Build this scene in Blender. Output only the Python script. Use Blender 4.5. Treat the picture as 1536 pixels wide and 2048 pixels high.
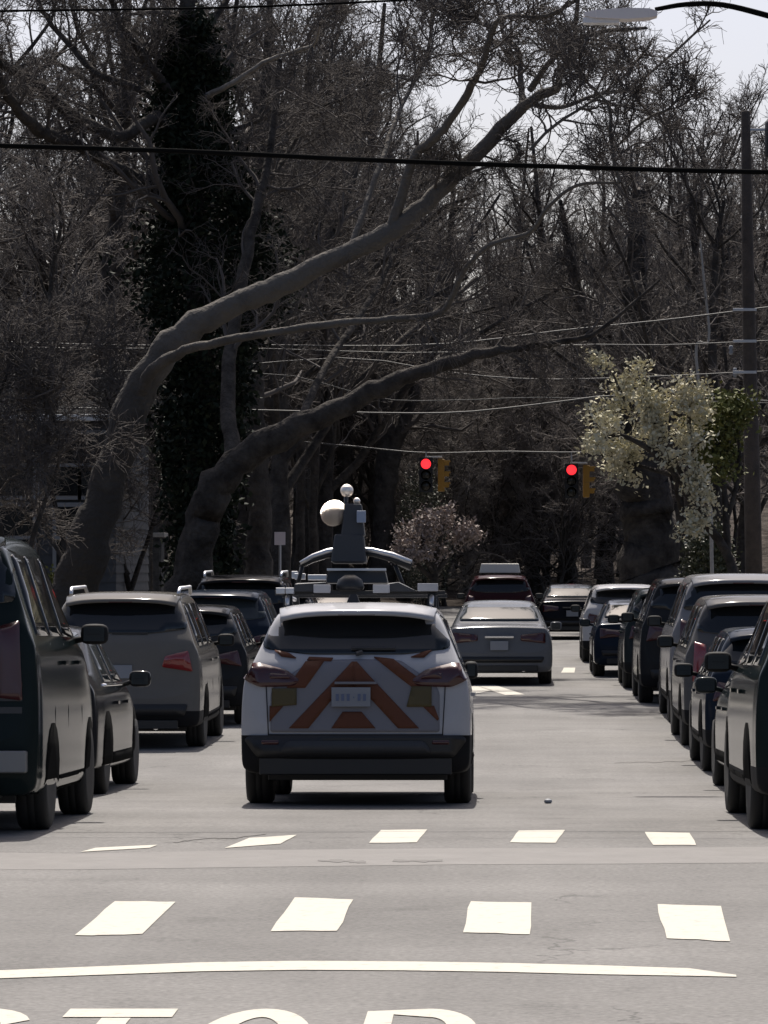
import bpy, bmesh, math, random
import numpy as np
from mathutils import Vector, Matrix, geometry
from mathutils.bvhtree import BVHTree

for _o in list(bpy.data.objects):
    bpy.data.objects.remove(_o)
scene = bpy.context.scene
COL = scene.collection
R = math.radians

# ------------------------------------------------------------------ camera, sky, sun, exposure
CAM_H, FPX, VPX, VPY = 1.78, 8000.0, 1010.0, 1140.0
cam_d = bpy.data.cameras.new('camera')
cam = bpy.data.objects.new('camera', cam_d)
COL.objects.link(cam)
cam.location = (0, 0, CAM_H)
cam.rotation_euler = (R(90), 0, 0)
cam_d.sensor_fit = 'HORIZONTAL'
cam_d.sensor_width = 36.0
cam_d.lens = FPX / 1536 * 36.0
cam_d.shift_x = -(VPX - 768) / 1536
cam_d.shift_y = (VPY - 1024) / 1536
cam_d.clip_start = 0.5
cam_d.clip_end = 3000
scene.camera = cam

SUN_EL, SUN_AZ = 56.0, -4.0          # azimuth from +Y, positive to the right
world = bpy.data.worlds.new('World')
scene.world = world
world.use_nodes = True
wn = world.node_tree.nodes
wl = world.node_tree.links
bg = wn['Background']
sky = wn.new('ShaderNodeTexSky')
sky.sky_type = 'NISHITA'
sky.sun_disc = False
sky.sun_elevation = R(SUN_EL)
sky.sun_rotation = R(SUN_AZ)
sky.air_density = 0.6
sky.dust_density = 4.0
sky.ozone_density = 0.4
wl.new(sky.outputs[0], bg.inputs[0])
bg.inputs[1].default_value = 0.12
sun_d = bpy.data.lights.new('sun', 'SUN')
sun_d.energy = 5.0
sun_d.angle = R(0.5)
sun_d.color = (1.0, 0.94, 0.86)
sun = bpy.data.objects.new('sun', sun_d)
COL.objects.link(sun)
sd = Vector((math.sin(R(SUN_AZ)) * math.cos(R(SUN_EL)), math.cos(R(SUN_AZ)) * math.cos(R(SUN_EL)), math.sin(R(SUN_EL))))
sun.rotation_euler = sd.to_track_quat('Z', 'Y').to_euler()
sun.location = (0, 60, 60)
scene.view_settings.view_transform = 'Standard'
scene.view_settings.look = 'None'
scene.view_settings.gamma = 1.0
scene.view_settings.exposure = 0.22
scene.view_settings.use_curve_mapping = False
scene.cycles.max_bounces = 6
scene.cycles.transparent_max_bounces = 8

# ------------------------------------------------------------------ ground profile and picture geometry
_ky = np.array([-60, 20, 25, 27, 30, 33, 37, 40, 44, 48, 60, 75, 100, 130, 160, 185, 230, 300, 420, 700.])
_kz = np.array([0, 0, 0, -.022, -.08, -.15, -.265, -.315, -.33, -.33, -.27, -.19, -.06, .1, .5, 2.0, 9, 16, 20, 20.])
_yy = np.arange(-60, 700, 0.25)
_zz = np.interp(_yy, _ky, _kz)
_k = np.hanning(11); _k /= _k.sum()
_zs = np.convolve(np.pad(_zz, 5, mode='edge'), _k, mode='valid')

def gz(y):
    return float(np.interp(y, _yy, _zs))

def P(px, py, Y):
    """world point seen at a photo pixel at distance Y"""
    return Vector(((px - VPX) / FPX * Y, Y, CAM_H - (py - VPY) / FPX * Y))

def G(px, py):
    """ground point under a photo pixel"""
    Y = 30.0
    for _ in range(40):
        Y = 0.5 * Y + 0.5 * (CAM_H - gz(Y)) * FPX / (py - VPY)
    return Vector(((px - VPX) / FPX * Y, Y, gz(Y)))

# ------------------------------------------------------------------ materials
MATS = {}

def mat(name, color=(.5, .5, .5), rough=.6, metal=0., coat=0., spec=.5, emit=None, estr=0., noise=None, bump=None):
    if name in MATS:
        return MATS[name]
    m = bpy.data.materials.new(name)
    m.use_nodes = True
    nt = m.node_tree
    b = nt.nodes['Principled BSDF']
    b.inputs['Base Color'].default_value = (*color, 1)
    b.inputs['Roughness'].default_value = rough
    b.inputs['Metallic'].default_value = metal
    b.inputs['Coat Weight'].default_value = coat
    b.inputs['Coat Roughness'].default_value = .05
    b.inputs['Specular IOR Level'].default_value = spec
    if emit:
        b.inputs['Emission Color'].default_value = (*emit, 1)
        b.inputs['Emission Strength'].default_value = estr
    tc = nt.nodes.new('ShaderNodeTexCoord')
    if noise:
        scale, c2, lo, hi = noise
        n = nt.nodes.new('ShaderNodeTexNoise')
        n.inputs['Scale'].default_value = scale
        n.inputs['Detail'].default_value = 6
        n.inputs['Roughness'].default_value = .65
        nt.links.new(tc.outputs['Object'], n.inputs['Vector'])
        cr = nt.nodes.new('ShaderNodeMapRange')
        cr.inputs[1].default_value = lo
        cr.inputs[2].default_value = hi
        nt.links.new(n.outputs['Fac'], cr.inputs[0])
        mx = nt.nodes.new('ShaderNodeMix')
        mx.data_type = 'RGBA'
        mx.inputs[6].default_value = (*color, 1)
        mx.inputs[7].default_value = (*c2, 1)
        nt.links.new(cr.outputs[0], mx.inputs[0])
        nt.links.new(mx.outputs[2], b.inputs['Base Color'])
    if bump:
        scale, st, dist = bump
        n2 = nt.nodes.new('ShaderNodeTexNoise')
        n2.inputs['Scale'].default_value = scale
        n2.inputs['Detail'].default_value = 5
        nt.links.new(tc.outputs['Object'], n2.inputs['Vector'])
        bp = nt.nodes.new('ShaderNodeBump')
        bp.inputs['Strength'].default_value = st
        bp.inputs['Distance'].default_value = dist
        nt.links.new(n2.outputs['Fac'], bp.inputs['Height'])
        nt.links.new(bp.outputs[0], b.inputs['Normal'])
    MATS[name] = m
    return m

def asphalt_mat():
    m = bpy.data.materials.new('worn_asphalt')
    m.use_nodes = True
    nt = m.node_tree
    L = nt.links.new
    b = nt.nodes['Principled BSDF']
    b.inputs['Roughness'].default_value = .85
    b.inputs['Specular IOR Level'].default_value = .25
    tc = nt.nodes.new('ShaderNodeTexCoord')

    def noise(scale, det, vecscale=None):
        n = nt.nodes.new('ShaderNodeTexNoise')
        n.inputs['Scale'].default_value = scale
        n.inputs['Detail'].default_value = det
        n.inputs['Roughness'].default_value = .6
        if vecscale:
            mp = nt.nodes.new('ShaderNodeMapping')
            mp.inputs['Scale'].default_value = vecscale
            L(tc.outputs['Object'], mp.inputs[0])
            L(mp.outputs[0], n.inputs['Vector'])
        else:
            L(tc.outputs['Object'], n.inputs['Vector'])
        return n

    def ramp(src, lo, hi, a, c):
        r = nt.nodes.new('ShaderNodeMapRange')
        r.inputs[1].default_value = lo
        r.inputs[2].default_value = hi
        r.inputs[3].default_value = a
        r.inputs[4].default_value = c
        L(src, r.inputs[0])
        return r.outputs[0]

    def mul(a, c):
        x = nt.nodes.new('ShaderNodeMath')
        x.operation = 'MULTIPLY'
        L(a, x.inputs[0])
        L(c, x.inputs[1])
        return x.outputs[0]
    big = ramp(noise(.42, 5).outputs['Fac'], .3, .7, .80, 1.16)
    streak = ramp(noise(1.0, 4, (1.1, .06, 1)).outputs['Fac'], .3, .7, .88, 1.1)
    cross = ramp(noise(1.0, 3, (.05, 1.1, 1)).outputs['Fac'], .35, .65, .95, 1.05)
    fine = ramp(noise(30, 6).outputs['Fac'], .28, .72, .72, 1.28)
    blot = ramp(noise(1.5, 7).outputs['Fac'], .58, .72, 1.0, .78)
    v = mul(mul(mul(big, streak), mul(cross, fine)), blot)
    # tar-filled cracks
    vo = nt.nodes.new('ShaderNodeTexVoronoi')
    vo.feature = 'DISTANCE_TO_EDGE'
    vo.inputs['Scale'].default_value = .33
    w = nt.nodes.new('ShaderNodeVectorMath')
    w.operation = 'ADD'
    nz = noise(2.2, 5)
    sc = nt.nodes.new('ShaderNodeVectorMath')
    sc.operation = 'SCALE'
    sc.inputs['Scale'].default_value = .9
    L(nz.outputs['Color'], sc.inputs[0])
    L(tc.outputs['Object'], w.inputs[0])
    L(sc.outputs[0], w.inputs[1])
    L(w.outputs[0], vo.inputs['Vector'])
    crack = ramp(vo.outputs['Distance'], .003, .008, .62, 1.0)
    cm = ramp(noise(.5, 2).outputs['Fac'], .52, .6, 1.0, 0.0)
    mxx = nt.nodes.new('ShaderNodeMix')
    L(cm, mxx.inputs[0])
    L(crack, mxx.inputs[2])
    mxx.inputs[3].default_value = 1.0
    v = mul(v, mxx.outputs[0])
    col = nt.nodes.new('ShaderNodeVectorMath')
    col.operation = 'SCALE'
    col.inputs[0].default_value = (.156, .151, .145)
    L(v, col.inputs['Scale'])
    L(col.outputs[0], b.inputs['Base Color'])
    bp = nt.nodes.new('ShaderNodeBump')
    bp.inputs['Strength'].default_value = .5
    bp.inputs['Distance'].default_value = .01
    L(noise(60, 4).outputs['Fac'], bp.inputs['Height'])
    L(bp.outputs[0], b.inputs['Normal'])
    return m

M_asph = asphalt_mat()
M_paint = mat('road_paint', (.50, .475, .415), .8, spec=.2, noise=(14, (.34, .32, .28), .55, .72), bump=(50, .6, .006))
M_tar = mat('tar_seal', (.06, .055, .05), .7)
M_conc = mat('kerb_concrete', (.33, .31, .28), .85, noise=(3, (.22, .21, .19), .4, .7))
M_litter = mat('leaf_litter', (.11, .094, .083), .95, spec=.03, noise=(.9, (.035, .03, .027), .35, .62), bump=(5, 1.0, .3))
M_bark = mat('bark', (.085, .076, .068), .95, spec=.08, noise=(2.2, (.03, .027, .025), .35, .65), bump=(8, 1., .09))
M_bark_pale = mat('bark_pale', (.085, .077, .068), .95, spec=.08, noise=(2.0, (.045, .04, .036), .4, .65), bump=(9, 1., .09))
M_bark_lit = mat('sunlit_bark', (.30, .28, .25), .9, spec=.1, noise=(2.0, (.17, .155, .14), .4, .65), bump=(9, 1., .05))  # bark colour lightened to look sunlit
M_twig = mat('twig', (.098, .087, .080), .9, spec=.15)
M_twig_pale = mat('twig_pale', (.175, .157, .144), .9, spec=.15)
M_ivy = mat('ivy_leaf', (.012, .018, .011), .7, spec=.15, noise=(1.5, (.022, .030, .016), .4, .7))
M_green = mat('spring_leaf', (.11, .12, .035), .7, spec=.2, noise=(3, (.17, .17, .06), .4, .7))
M_blossom = mat('cream_blossom', (.60, .56, .42), .8, spec=.1, noise=(2, (.42, .40, .27), .4, .7))
M_pink = mat('dusty_blossom', (.33, .275, .25), .8, noise=(2, (.22, .175, .155), .4, .7))
M_black = mat('black_plastic', (.012, .012, .013), .45)
M_dgrey = mat('grey_plastic', (.034, .036, .040), .55)
M_glass = mat('tinted_glass', (.010, .012, .014), .04, spec=.5)
M_glass2 = mat('clear_car_glass', (.035, .042, .046), .06, spec=.25)
M_arch = mat('arch_black', (.006, .006, .006), .95, spec=.02)
M_tyre = mat('tyre_rubber', (.014, .014, .014), .8, bump=(40, .4, .006))
M_rim = mat('alloy_rim', (.35, .35, .36), .35, metal=.9)
M_red = mat('red_lens', (.20, .012, .012), .12, coat=1.)
M_reddark = mat('dark_red_lens', (.05, .010, .011), .2, coat=.4)
M_chrome = mat('chrome', (.75, .75, .76), .12, metal=1.)
M_alu = mat('brushed_aluminium', (.62, .62, .63), .42, metal=1.)
M_white_plate = mat('plate_white', (.22, .235, .265), .6)
M_orange = mat('orange_reflective', (.115, .043, .023), .6, spec=.2)
M_ltgrey = mat('silver_reflective', (.19, .19, .21), .6, spec=.2)
M_ochre = mat('yellow_sticker', (.075, .056, .017), .6)
M_wire = mat('wire_black', (.006, .006, .006), .9, spec=.05)
M_wire_lit = mat('wire_grey', (.05, .05, .05), .6)
M_pole = mat('weathered_pole', (.075, .06, .05), .9, noise=(3, (.04, .033, .028), .4, .7), bump=(18, .8, .03))
M_steel = mat('galvanised_steel', (.45, .45, .46), .4, metal=.7)
M_signal = mat('signal_yellow', (.36, .19, .02), .5)
M_redlamp = mat('red_signal_lamp', (.5, .01, .01), .3, emit=(1, .03, .04), estr=1.4)
M_lens_off = mat('dark_signal_lens', (.02, .02, .015), .2)

def sun_graded_bark():
    """dark bark low on the trunk, coloured paler higher up to imitate sunlit limbs"""
    m = mat('sun_graded_bark', (.26, .24, .215), .92, spec=.1, bump=(8, 1., .08))
    nt = m.node_tree
    L = nt.links.new
    b = nt.nodes['Principled BSDF']
    tc = nt.nodes.new('ShaderNodeTexCoord')
    sp = nt.nodes.new('ShaderNodeSeparateXYZ')
    L(tc.outputs['Object'], sp.inputs[0])
    n = nt.nodes.new('ShaderNodeTexNoise')
    n.inputs['Scale'].default_value = 1.6
    n.inputs['Detail'].default_value = 6
    L(tc.outputs['Object'], n.inputs['Vector'])
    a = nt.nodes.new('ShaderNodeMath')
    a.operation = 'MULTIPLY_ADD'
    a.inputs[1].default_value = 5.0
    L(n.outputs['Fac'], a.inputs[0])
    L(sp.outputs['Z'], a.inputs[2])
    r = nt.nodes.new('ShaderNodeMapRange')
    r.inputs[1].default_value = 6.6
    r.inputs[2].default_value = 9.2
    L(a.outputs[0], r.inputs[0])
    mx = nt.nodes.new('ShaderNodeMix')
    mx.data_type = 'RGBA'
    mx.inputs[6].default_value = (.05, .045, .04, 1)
    mx.inputs[7].default_value = (.125, .115, .103, 1)  # paler upper tone stands in for sun on the limb tops
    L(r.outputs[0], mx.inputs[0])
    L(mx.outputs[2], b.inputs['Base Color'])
    return m
M_graded = sun_graded_bark()

# ------------------------------------------------------------------ object helpers
def link(name, me, m=None, parent=None, smooth=False):
    o = bpy.data.objects.new(name, me)
    COL.objects.link(o)
    if m is not None and not me.materials:
        me.materials.append(m)
    if parent is not None:
        o.parent = parent
    if smooth:
        me.polygons.foreach_set('use_smooth', [True] * len(me.polygons))
    return o

def empty(name, loc=(0, 0, 0), rz=0.0):
    o = bpy.data.objects.new(name, None)
    o.empty_display_size = .2
    COL.objects.link(o)
    o.location = loc
    o.rotation_euler = (0, 0, rz)
    return o

def tag(o, label=None, cat=None, group=None, kind=None):
    if label: o['label'] = label
    if cat: o['category'] = cat
    if group: o['group'] = group
    if kind: o['kind'] = kind
    return o

def pyd(name, v, f, m, parent=None, smooth=False):
    me = bpy.data.meshes.new(name)
    me.from_pydata([tuple(p) for p in v], [], f)
    me.update()
    return link(name, me, m, parent, smooth)

class MB:
    """collects simple shapes into one mesh"""
    def __init__(s):
        s.v, s.f = [], []

    def add(s, v, f):
        n = len(s.v)
        s.v += [tuple(p) for p in v]
        s.f += [tuple(i + n for i in q) for q in f]
        return s

    def box(s, c, d, rz=0., rx=0., taper=1.0):
        x, y, z = d[0] / 2, d[1] / 2, d[2] / 2
        M = Matrix.Rotation(rz, 3, 'Z') @ Matrix.Rotation(rx, 3, 'X')
        b = .12 * min(x, y, z)
        vs = []
        # chamfered box: three rings
        rings = [(-z, x - b, y - b, 1), (-z + b, x, y, 1), (z - b, x, y, taper), (z, x - b, y - b, taper)]
        for zz, xx, yy, t in rings:
            c8 = [(-xx + b, -yy), (xx - b, -yy), (xx, -yy + b), (xx, yy - b), (xx - b, yy), (-xx + b, yy), (-xx, yy - b), (-xx, -yy + b)]
            vs += [Vector(c) + M @ Vector((p[0] * t, p[1] * t, zz)) for p in c8]
        fs = []
        for k in range(3):
            for i in range(8):
                j = (i + 1) % 8
                fs.append((k * 8 + i, k * 8 + j, k * 8 + 8 + j, k * 8 + 8 + i))
        fs.append(tuple(reversed(range(8))))
        fs.append(tuple(range(24, 32)))
        return s.add(vs, fs)

    def pod(s, c, d, e=.55, nu=14, nv=9):
        f = lambda q: math.copysign(abs(q) ** e, q)
        vs = []
        for j in range(nv):
            b = math.pi * (j / (nv - 1) - .5) * .98
            for i in range(nu):
                a = 2 * math.pi * i / nu
                vs.append((c[0] + d[0] / 2 * f(math.cos(b)) * f(math.cos(a)), c[1] + d[1] / 2 * f(math.cos(b)) * f(math.sin(a)), c[2] + d[2] / 2 * f(math.sin(b))))
        fs = [(j * nu + i, j * nu + (i + 1) % nu, (j + 1) * nu + (i + 1) % nu, (j + 1) * nu + i) for j in range(nv - 1) for i in range(nu)]
        fs += [tuple(reversed(range(nu))), tuple((nv - 1) * nu + i for i in range(nu))]
        return s.add(vs, fs)

    def tube(s, pts, rad, n=8, cap=True):
        v, f = tube_arrays(pts, rad, n, cap)
        return s.add(v, f)

    def lathe(s, prof, origin, axis='Z', n=20):
        """prof: list of (radius, height)"""
        vs, fs = [], []
        for r, h in prof:
            for i in range(n):
                a = 2 * math.pi * i / n
                p = (r * math.cos(a), r * math.sin(a), h)
                if axis == 'X': p = (h, p[0], p[1])
                elif axis == 'Y': p = (p[0], h, p[1])
                vs.append((p[0] + origin[0], p[1] + origin[1], p[2] + origin[2]))
        for k in range(len(prof) - 1):
            for i in range(n):
                j = (i + 1) % n
                fs.append((k * n + i, k * n + j, (k + 1) * n + j, (k + 1) * n + i))
        fs.append(tuple(reversed(range(n))))
        fs.append(tuple((len(prof) - 1) * n + i for i in range(n)))
        return s.add(vs, fs)

    def build(s, name, m, parent=None, smooth=False):
        return pyd(name, s.v, s.f, m, parent, smooth)

def tube_arrays(pts, rad, n=6, cap=True):
    pts = [Vector(p) for p in pts]
    if not hasattr(rad, '__len__'):
        rad = [rad] * len(pts)
    vs, fs = [], []
    t0 = (pts[1] - pts[0]).normalized()
    u = t0.orthogonal().normalized()
    for k, p in enumerate(pts):
        t = (pts[min(k + 1, len(pts) - 1)] - pts[max(k - 1, 0)]).normalized()
        u = (u - t * u.dot(t))
        u = u.normalized() if u.length > 1e-6 else t.orthogonal().normalized()
        w = t.cross(u)
        for i in range(n):
            a = 2 * math.pi * i / n
            vs.append(p + (u * math.cos(a) + w * math.sin(a)) * rad[k])
    for k in range(len(pts) - 1):
        for i in range(n):
            j = (i + 1) % n
            fs.append((k * n + i, k * n + j, (k + 1) * n + j, (k + 1) * n + i))
    if cap:
        fs.append(tuple(reversed(range(n))))
        fs.append(tuple((len(pts) - 1) * n + i for i in range(n)))
    return vs, fs

def copy_tree(o, parent=None):
    c = o.copy()
    COL.objects.link(c)
    if parent is not None:
        c.parent = parent
    for ch in o.children:
        copy_tree(ch, c)
    return c

# ------------------------------------------------------------------ ground, road, kerbs
def sheet(name, x0, x1, y0, y1, dy, m, lift=0.0, kind='structure', xs=None, zfun=None):
    ys = list(np.arange(y0, y1 + 1e-6, dy))
    xs = xs or [x0, x1]
    v, f = [], []
    for y in ys:
        for x in xs:
            v.append((x, y, (zfun(x, y) if zfun else gz(y)) + lift))
    nx = len(xs)
    for j in range(len(ys) - 1):
        for i in range(nx - 1):
            f.append((j * nx + i, j * nx + i + 1, (j + 1) * nx + i + 1, (j + 1) * nx + i))
    o = pyd(name, v, f, m, None, True)
    tag(o, kind=kind)
    return o

KL, KR = -5.7, 4.15
rng = random.Random(4)
_gx = [-900, -400, -200, -120, -80, -60] + list(np.arange(-50, 51, 2.5)) + [60, 80, 120, 200, 400, 900]
_ph = [(rng.uniform(.05, .3), rng.uniform(.05, .3), rng.uniform(0, 6.28)) for _ in range(10)]

def ground_z(x, y):
    z = gz(y)
    side = max(0.0, min(1.0, (abs(x + .8) - 9) / 20))
    far = max(0.0, min(1.0, (y - 165) / 30))
    s = sum(math.sin(a * x + b * y + c) for a, b, c in _ph) / 10
    return z - .05 + max(side, far) * (.9 * s + .25) + max(0, min(1, (abs(x) - 60) / 150)) * 4
sheet('ground', 0, 0, -60, 700, 4.0, M_litter, xs=_gx, zfun=ground_z)
sheet('road', -30, 30, -40, 24.5, .5, M_asph, 0.004, xs=[-30, -12, KL, -2, 2, KR, 12, 30])
sheet('road', KL, KR, 24.5, 152, .5, M_asph, 0.004, xs=[KL, -2, 2, KR])
for xa, sgn in ((KL, -1), (KR, 1)):
    # kerb as a real step, and pavement behind it
    v, f = [], []
    ys = list(np.arange(27.5, 132, .5))
    for y in ys:
        z = gz(y)
        v += [(xa - sgn * .0, y, z - .1), (xa, y, z + .12), (xa + sgn * .02, y, z + .135), (xa + sgn * .16, y, z + .135), (xa + sgn * .16, y, z - .1)]
    for j in range(len(ys) - 1):
        for i in range(4):
            f.append((j * 5 + i, j * 5 + i + 1, j * 5 + 6 + i, j * 5 + 5 + i))
    tag(pyd('kerb', v, f, M_conc), kind='structure')
    sheet('pavement', *(sorted((xa + sgn * 1.6, xa + sgn * 3.0))), 27.5, 132, .5, M_conc, .11)
    sheet('verge', *(sorted((xa + sgn * .162, xa + sgn * 1.598))), 27.5, 132, .5, M_litter, .10)

# painted markings, each a thin sheet following the road
def paint(name, quad, label, m=M_paint, lift=.008, n=4, cat='road marking', group=None, wob=.006):
    """quad: four photo pixels, far-left, far-right, near-right, near-left"""
    A, B, C, D = [G(*q) for q in quad]
    v, f = [], []
    r2 = random.Random(hash(tuple(quad[0])) & 0xffff)
    for j in range(n + 1):
        t = j / n
        for i in range(n + 1):
            s = i / n
            p = (A.lerp(B, s)).lerp(D.lerp(C, s), t)
            if i in (0, n) or j in (0, n):
                p = p + Vector((r2.uniform(-wob, wob), r2.uniform(-wob, wob) * 4, 0))
            v.append((p.x, p.y, gz(p.y) + lift))
    for j in range(n):
        for i in range(n):
            a = j * (n + 1) + i
            f.append((a, a + n + 1, a + n + 2, a + 1))
    o = pyd(name, v, f, m)
    return tag(o, label, cat, group)

near = [([(230, 1805), (350, 1806), (285, 1871), (150, 1874)], 'white crosswalk bar in the near row, first from the left edge'),
        ([(588, 1798), (707, 1801), (676, 1864), (541, 1865)], 'white crosswalk bar in the near row, second from the left edge'),
        ([(940, 1805), (1062, 1808), (1060, 1872), (928, 1867)], 'white crosswalk bar in the near row, third from the left edge'),
        ([(1314, 1811), (1440, 1815), (1463, 1886), (1332, 1879)], 'white crosswalk bar in the near row, last one before the right edge')]
far = [([(190, 1698), (315, 1692), (300, 1698), (162, 1706)], 'thin squashed crosswalk bar of the far row, by the dark van'),
       ([(500, 1678), (594, 1672), (560, 1690), (450, 1698)], 'far crosswalk bar with a dark crack running up to it'),
       ([(762, 1662), (855, 1661), (832, 1687), (737, 1688)], 'far crosswalk bar straight behind the white survey car'),
       ([(1038, 1663), (1130, 1662), (1112, 1688), (1019, 1687)], 'far crosswalk bar in the open lane to the right of the survey car'),
       ([(1289, 1666), (1380, 1668), (1393, 1692), (1306, 1692)], 'far crosswalk bar nearest the dark green parked car')]
for q, l in near:
    paint('crosswalk_bar', q, l, group='bars of the near crosswalk row')
for q, l in far:
    paint('crosswalk_bar', q, l, group='bars of the far crosswalk row', n=3, wob=.004)

def paint_band(name, top, bot, label, m=M_paint, lift=.008, cat='road marking'):
    v, f = [], []
    for a, b in zip(top, bot):
        A, B = G(*a), G(*b)
        for t in (0, .5, 1):
            p = A.lerp(B, t)
            v.append((p.x, p.y, gz(p.y) + lift))
    for i in range(len(top) - 1):
        for k in range(2):
            f.append((i * 3 + k, i * 3 + 1 + k, i * 3 + 4 + k, i * 3 + 3 + k))
    return tag(pyd(name, v, f, m), label, cat)

paint_band('stop_line',
           [(-260, 1950), (0, 1944), (200, 1936), (400, 1928), (600, 1925), (800, 1926), (1000, 1929), (1200, 1934), (1380, 1940), (1472, 1953)],
           [(-260, 1966), (0, 1960), (200, 1953), (400, 1946), (600, 1943), (800, 1944), (1000, 1947), (1200, 1952), (1380, 1955), (1473, 1957)],
           'long white stop line curving across the near lane')

# STOP lettering on the road, drawn from strokes on the ground
def letter(name, strokes, label, w=.115):
    """strokes are lists of (x, y) ground points; y is stretched along the road"""
    mb = MB()
    for st in strokes:
        n = len(st)
        L, Rr = [], []
        for i, (x, y) in enumerate(st):
            x0, y0 = st[max(i - 1, 0)]
            x1, y1 = st[min(i + 1, n - 1)]
            dx, dy = x1 - x0, (y1 - y0) / 4.5
            d = math.hypot(dx, dy) or 1
            nx, ny = -dy / d, dx / d
            L.append((x + nx * w / 2, y + ny * w / 2 * 2.6, gz(y) + .008))
            Rr.append((x - nx * w / 2, y - ny * w / 2 * 2.6, gz(y) + .008))
        mb.add(L + Rr, [(i, i + 1, n + i + 1, n + i) for i in range(n - 1)])
    return tag(mb.build(name, M_paint), label, 'road lettering', 'letters of the word STOP painted on the road')

yt = 16.16        # far edge of the letters
def arc(cx, cy, rx, ry, a0, a1, n=18):
    return [(cx + rx * math.cos(R(a0 + (a1 - a0) * i / n)), cy + ry * math.sin(R(a0 + (a1 - a0) * i / n))) for i in range(n + 1)]
def lx(px): return (px - VPX) / FPX * 16.05
ly0 = yt - 2.35
letter('road_letter', [arc(lx(-35), yt - .68, .19, .55, 20, 270) + arc(lx(-35), yt - 1.78, .19, .55, 90, -160)],
       'painted road letter S cut by the left edge, beside the T')
letter('road_letter', [[(lx(135), yt - .15), (lx(352), yt - .15)], [(lx(243), yt - .33), (lx(243), ly0)]],
       'painted road letter T with a flat top bar, before the stop line')
letter('road_letter', [arc(lx(530), yt - 1.28, .18, 1.13, 0, 360, 36)],
       'painted round road letter O between T and P')
letter('road_letter', [[(lx(762), ly0), (lx(762), yt - .15), (lx(860), yt - .15)] + arc(lx(860), yt - .72, .135, .57, 88, -90) + [(lx(780), yt - 1.29)]],
       'painted road letter P, last of the word, rounded on its far side')

# cracks and seams
def crack(pts, w, label, name='road_crack'):
    mb = MB()
    r2 = random.Random(len(pts) + int(pts[0][0]))
    poly = []
    for (a, b) in zip(pts[:-1], pts[1:]):
        for k in range(6):
            t = k / 6
            poly.append((a[0] + (b[0] - a[0]) * t + r2.uniform(-3, 3), a[1] + (b[1] - a[1]) * t + r2.uniform(-1.2, 1.2)))
    poly.append(pts[-1])
    L, Rr = [], []
    for px, py in poly:
        p = G(px, py)
        ww = w * r2.uniform(.3, 1.4)
        L.append((p.x, p.y - ww / 2, gz(p.y - ww / 2) + .0075))
        Rr.append((p.x, p.y + ww / 2, gz(p.y + ww / 2) + .0075))
    n = len(poly)
    mb.add(L + Rr, [(i, i + 1, n + i + 1, n + i) for i in range(n - 1)])
    return tag(mb.build(name, M_tar), label, 'road crack')
crack([(350, 1686), (410, 1678), (470, 1677), (532, 1669)], .22, 'dark ragged crack running into a far crosswalk bar')
crack([(635, 1723), (690, 1724), (732, 1727)], .20, 'short dark crack between the crosswalk rows, the left of two')
crack([(785, 1723), (830, 1724), (885, 1723)], .16, 'thin faint crack between the crosswalk rows, the right of two')
crack([(1230, 1527), (1320, 1524), (1400, 1522)], .2, 'long thin crack beside the row of cars on the right')
M_seam = mat('gutter_patch', (.180, .172, .164), .85, noise=(3, (.15, .143, .136), .35, .7), bump=(60, .5, .01))
seam = paint_band('road_patch', [(-150, 1704), (150, 1709), (500, 1702), (900, 1698), (1300, 1697), (1700, 1694)],
                  [(-150, 1741), (150, 1741), (500, 1736), (900, 1731), (1300, 1729), (1700, 1726)],
                  'paler strip of asphalt crossing the road between the crosswalk rows', M_seam, .0055, 'road patch')
pb = G(1096, 1608)
mbp = MB().lathe([(.02, 0), (.035, .012), (.03, .03), (.012, .04)], (pb.x, pb.y, pb.z + .004), n=9)
tag(mbp.build('litter_scrap', M_white_plate), 'tiny white scrap lying on the open lane', 'litter')
# painted arrow ahead, past the survey car
paint('lane_arrow', [(948, 1371), (990, 1371), (1050, 1390), (1010, 1391)], 'white turn arrow stroke just right of the survey car', n=3, lift=.009)
paint('lane_arrow', [(935, 1376), (950, 1371), (985, 1381), (935, 1392)], 'short white arrow stroke at the flank of the survey car', n=3, lift=.009)
paint('lane_dash', [(1128, 1336), (1150, 1336), (1149, 1346), (1122, 1346)], 'short white dash on the far road by the parked row', n=2)

# ------------------------------------------------------------------ vehicles
def paint_mat(name, color, rough=.35, coat=.0, metal=0.):
    return mat(name, color, .13, metal=metal, coat=coat, spec=.07, noise=(.8, tuple(c * .82 for c in color), .4, .75), bump=(4, .05, .004))

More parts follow.
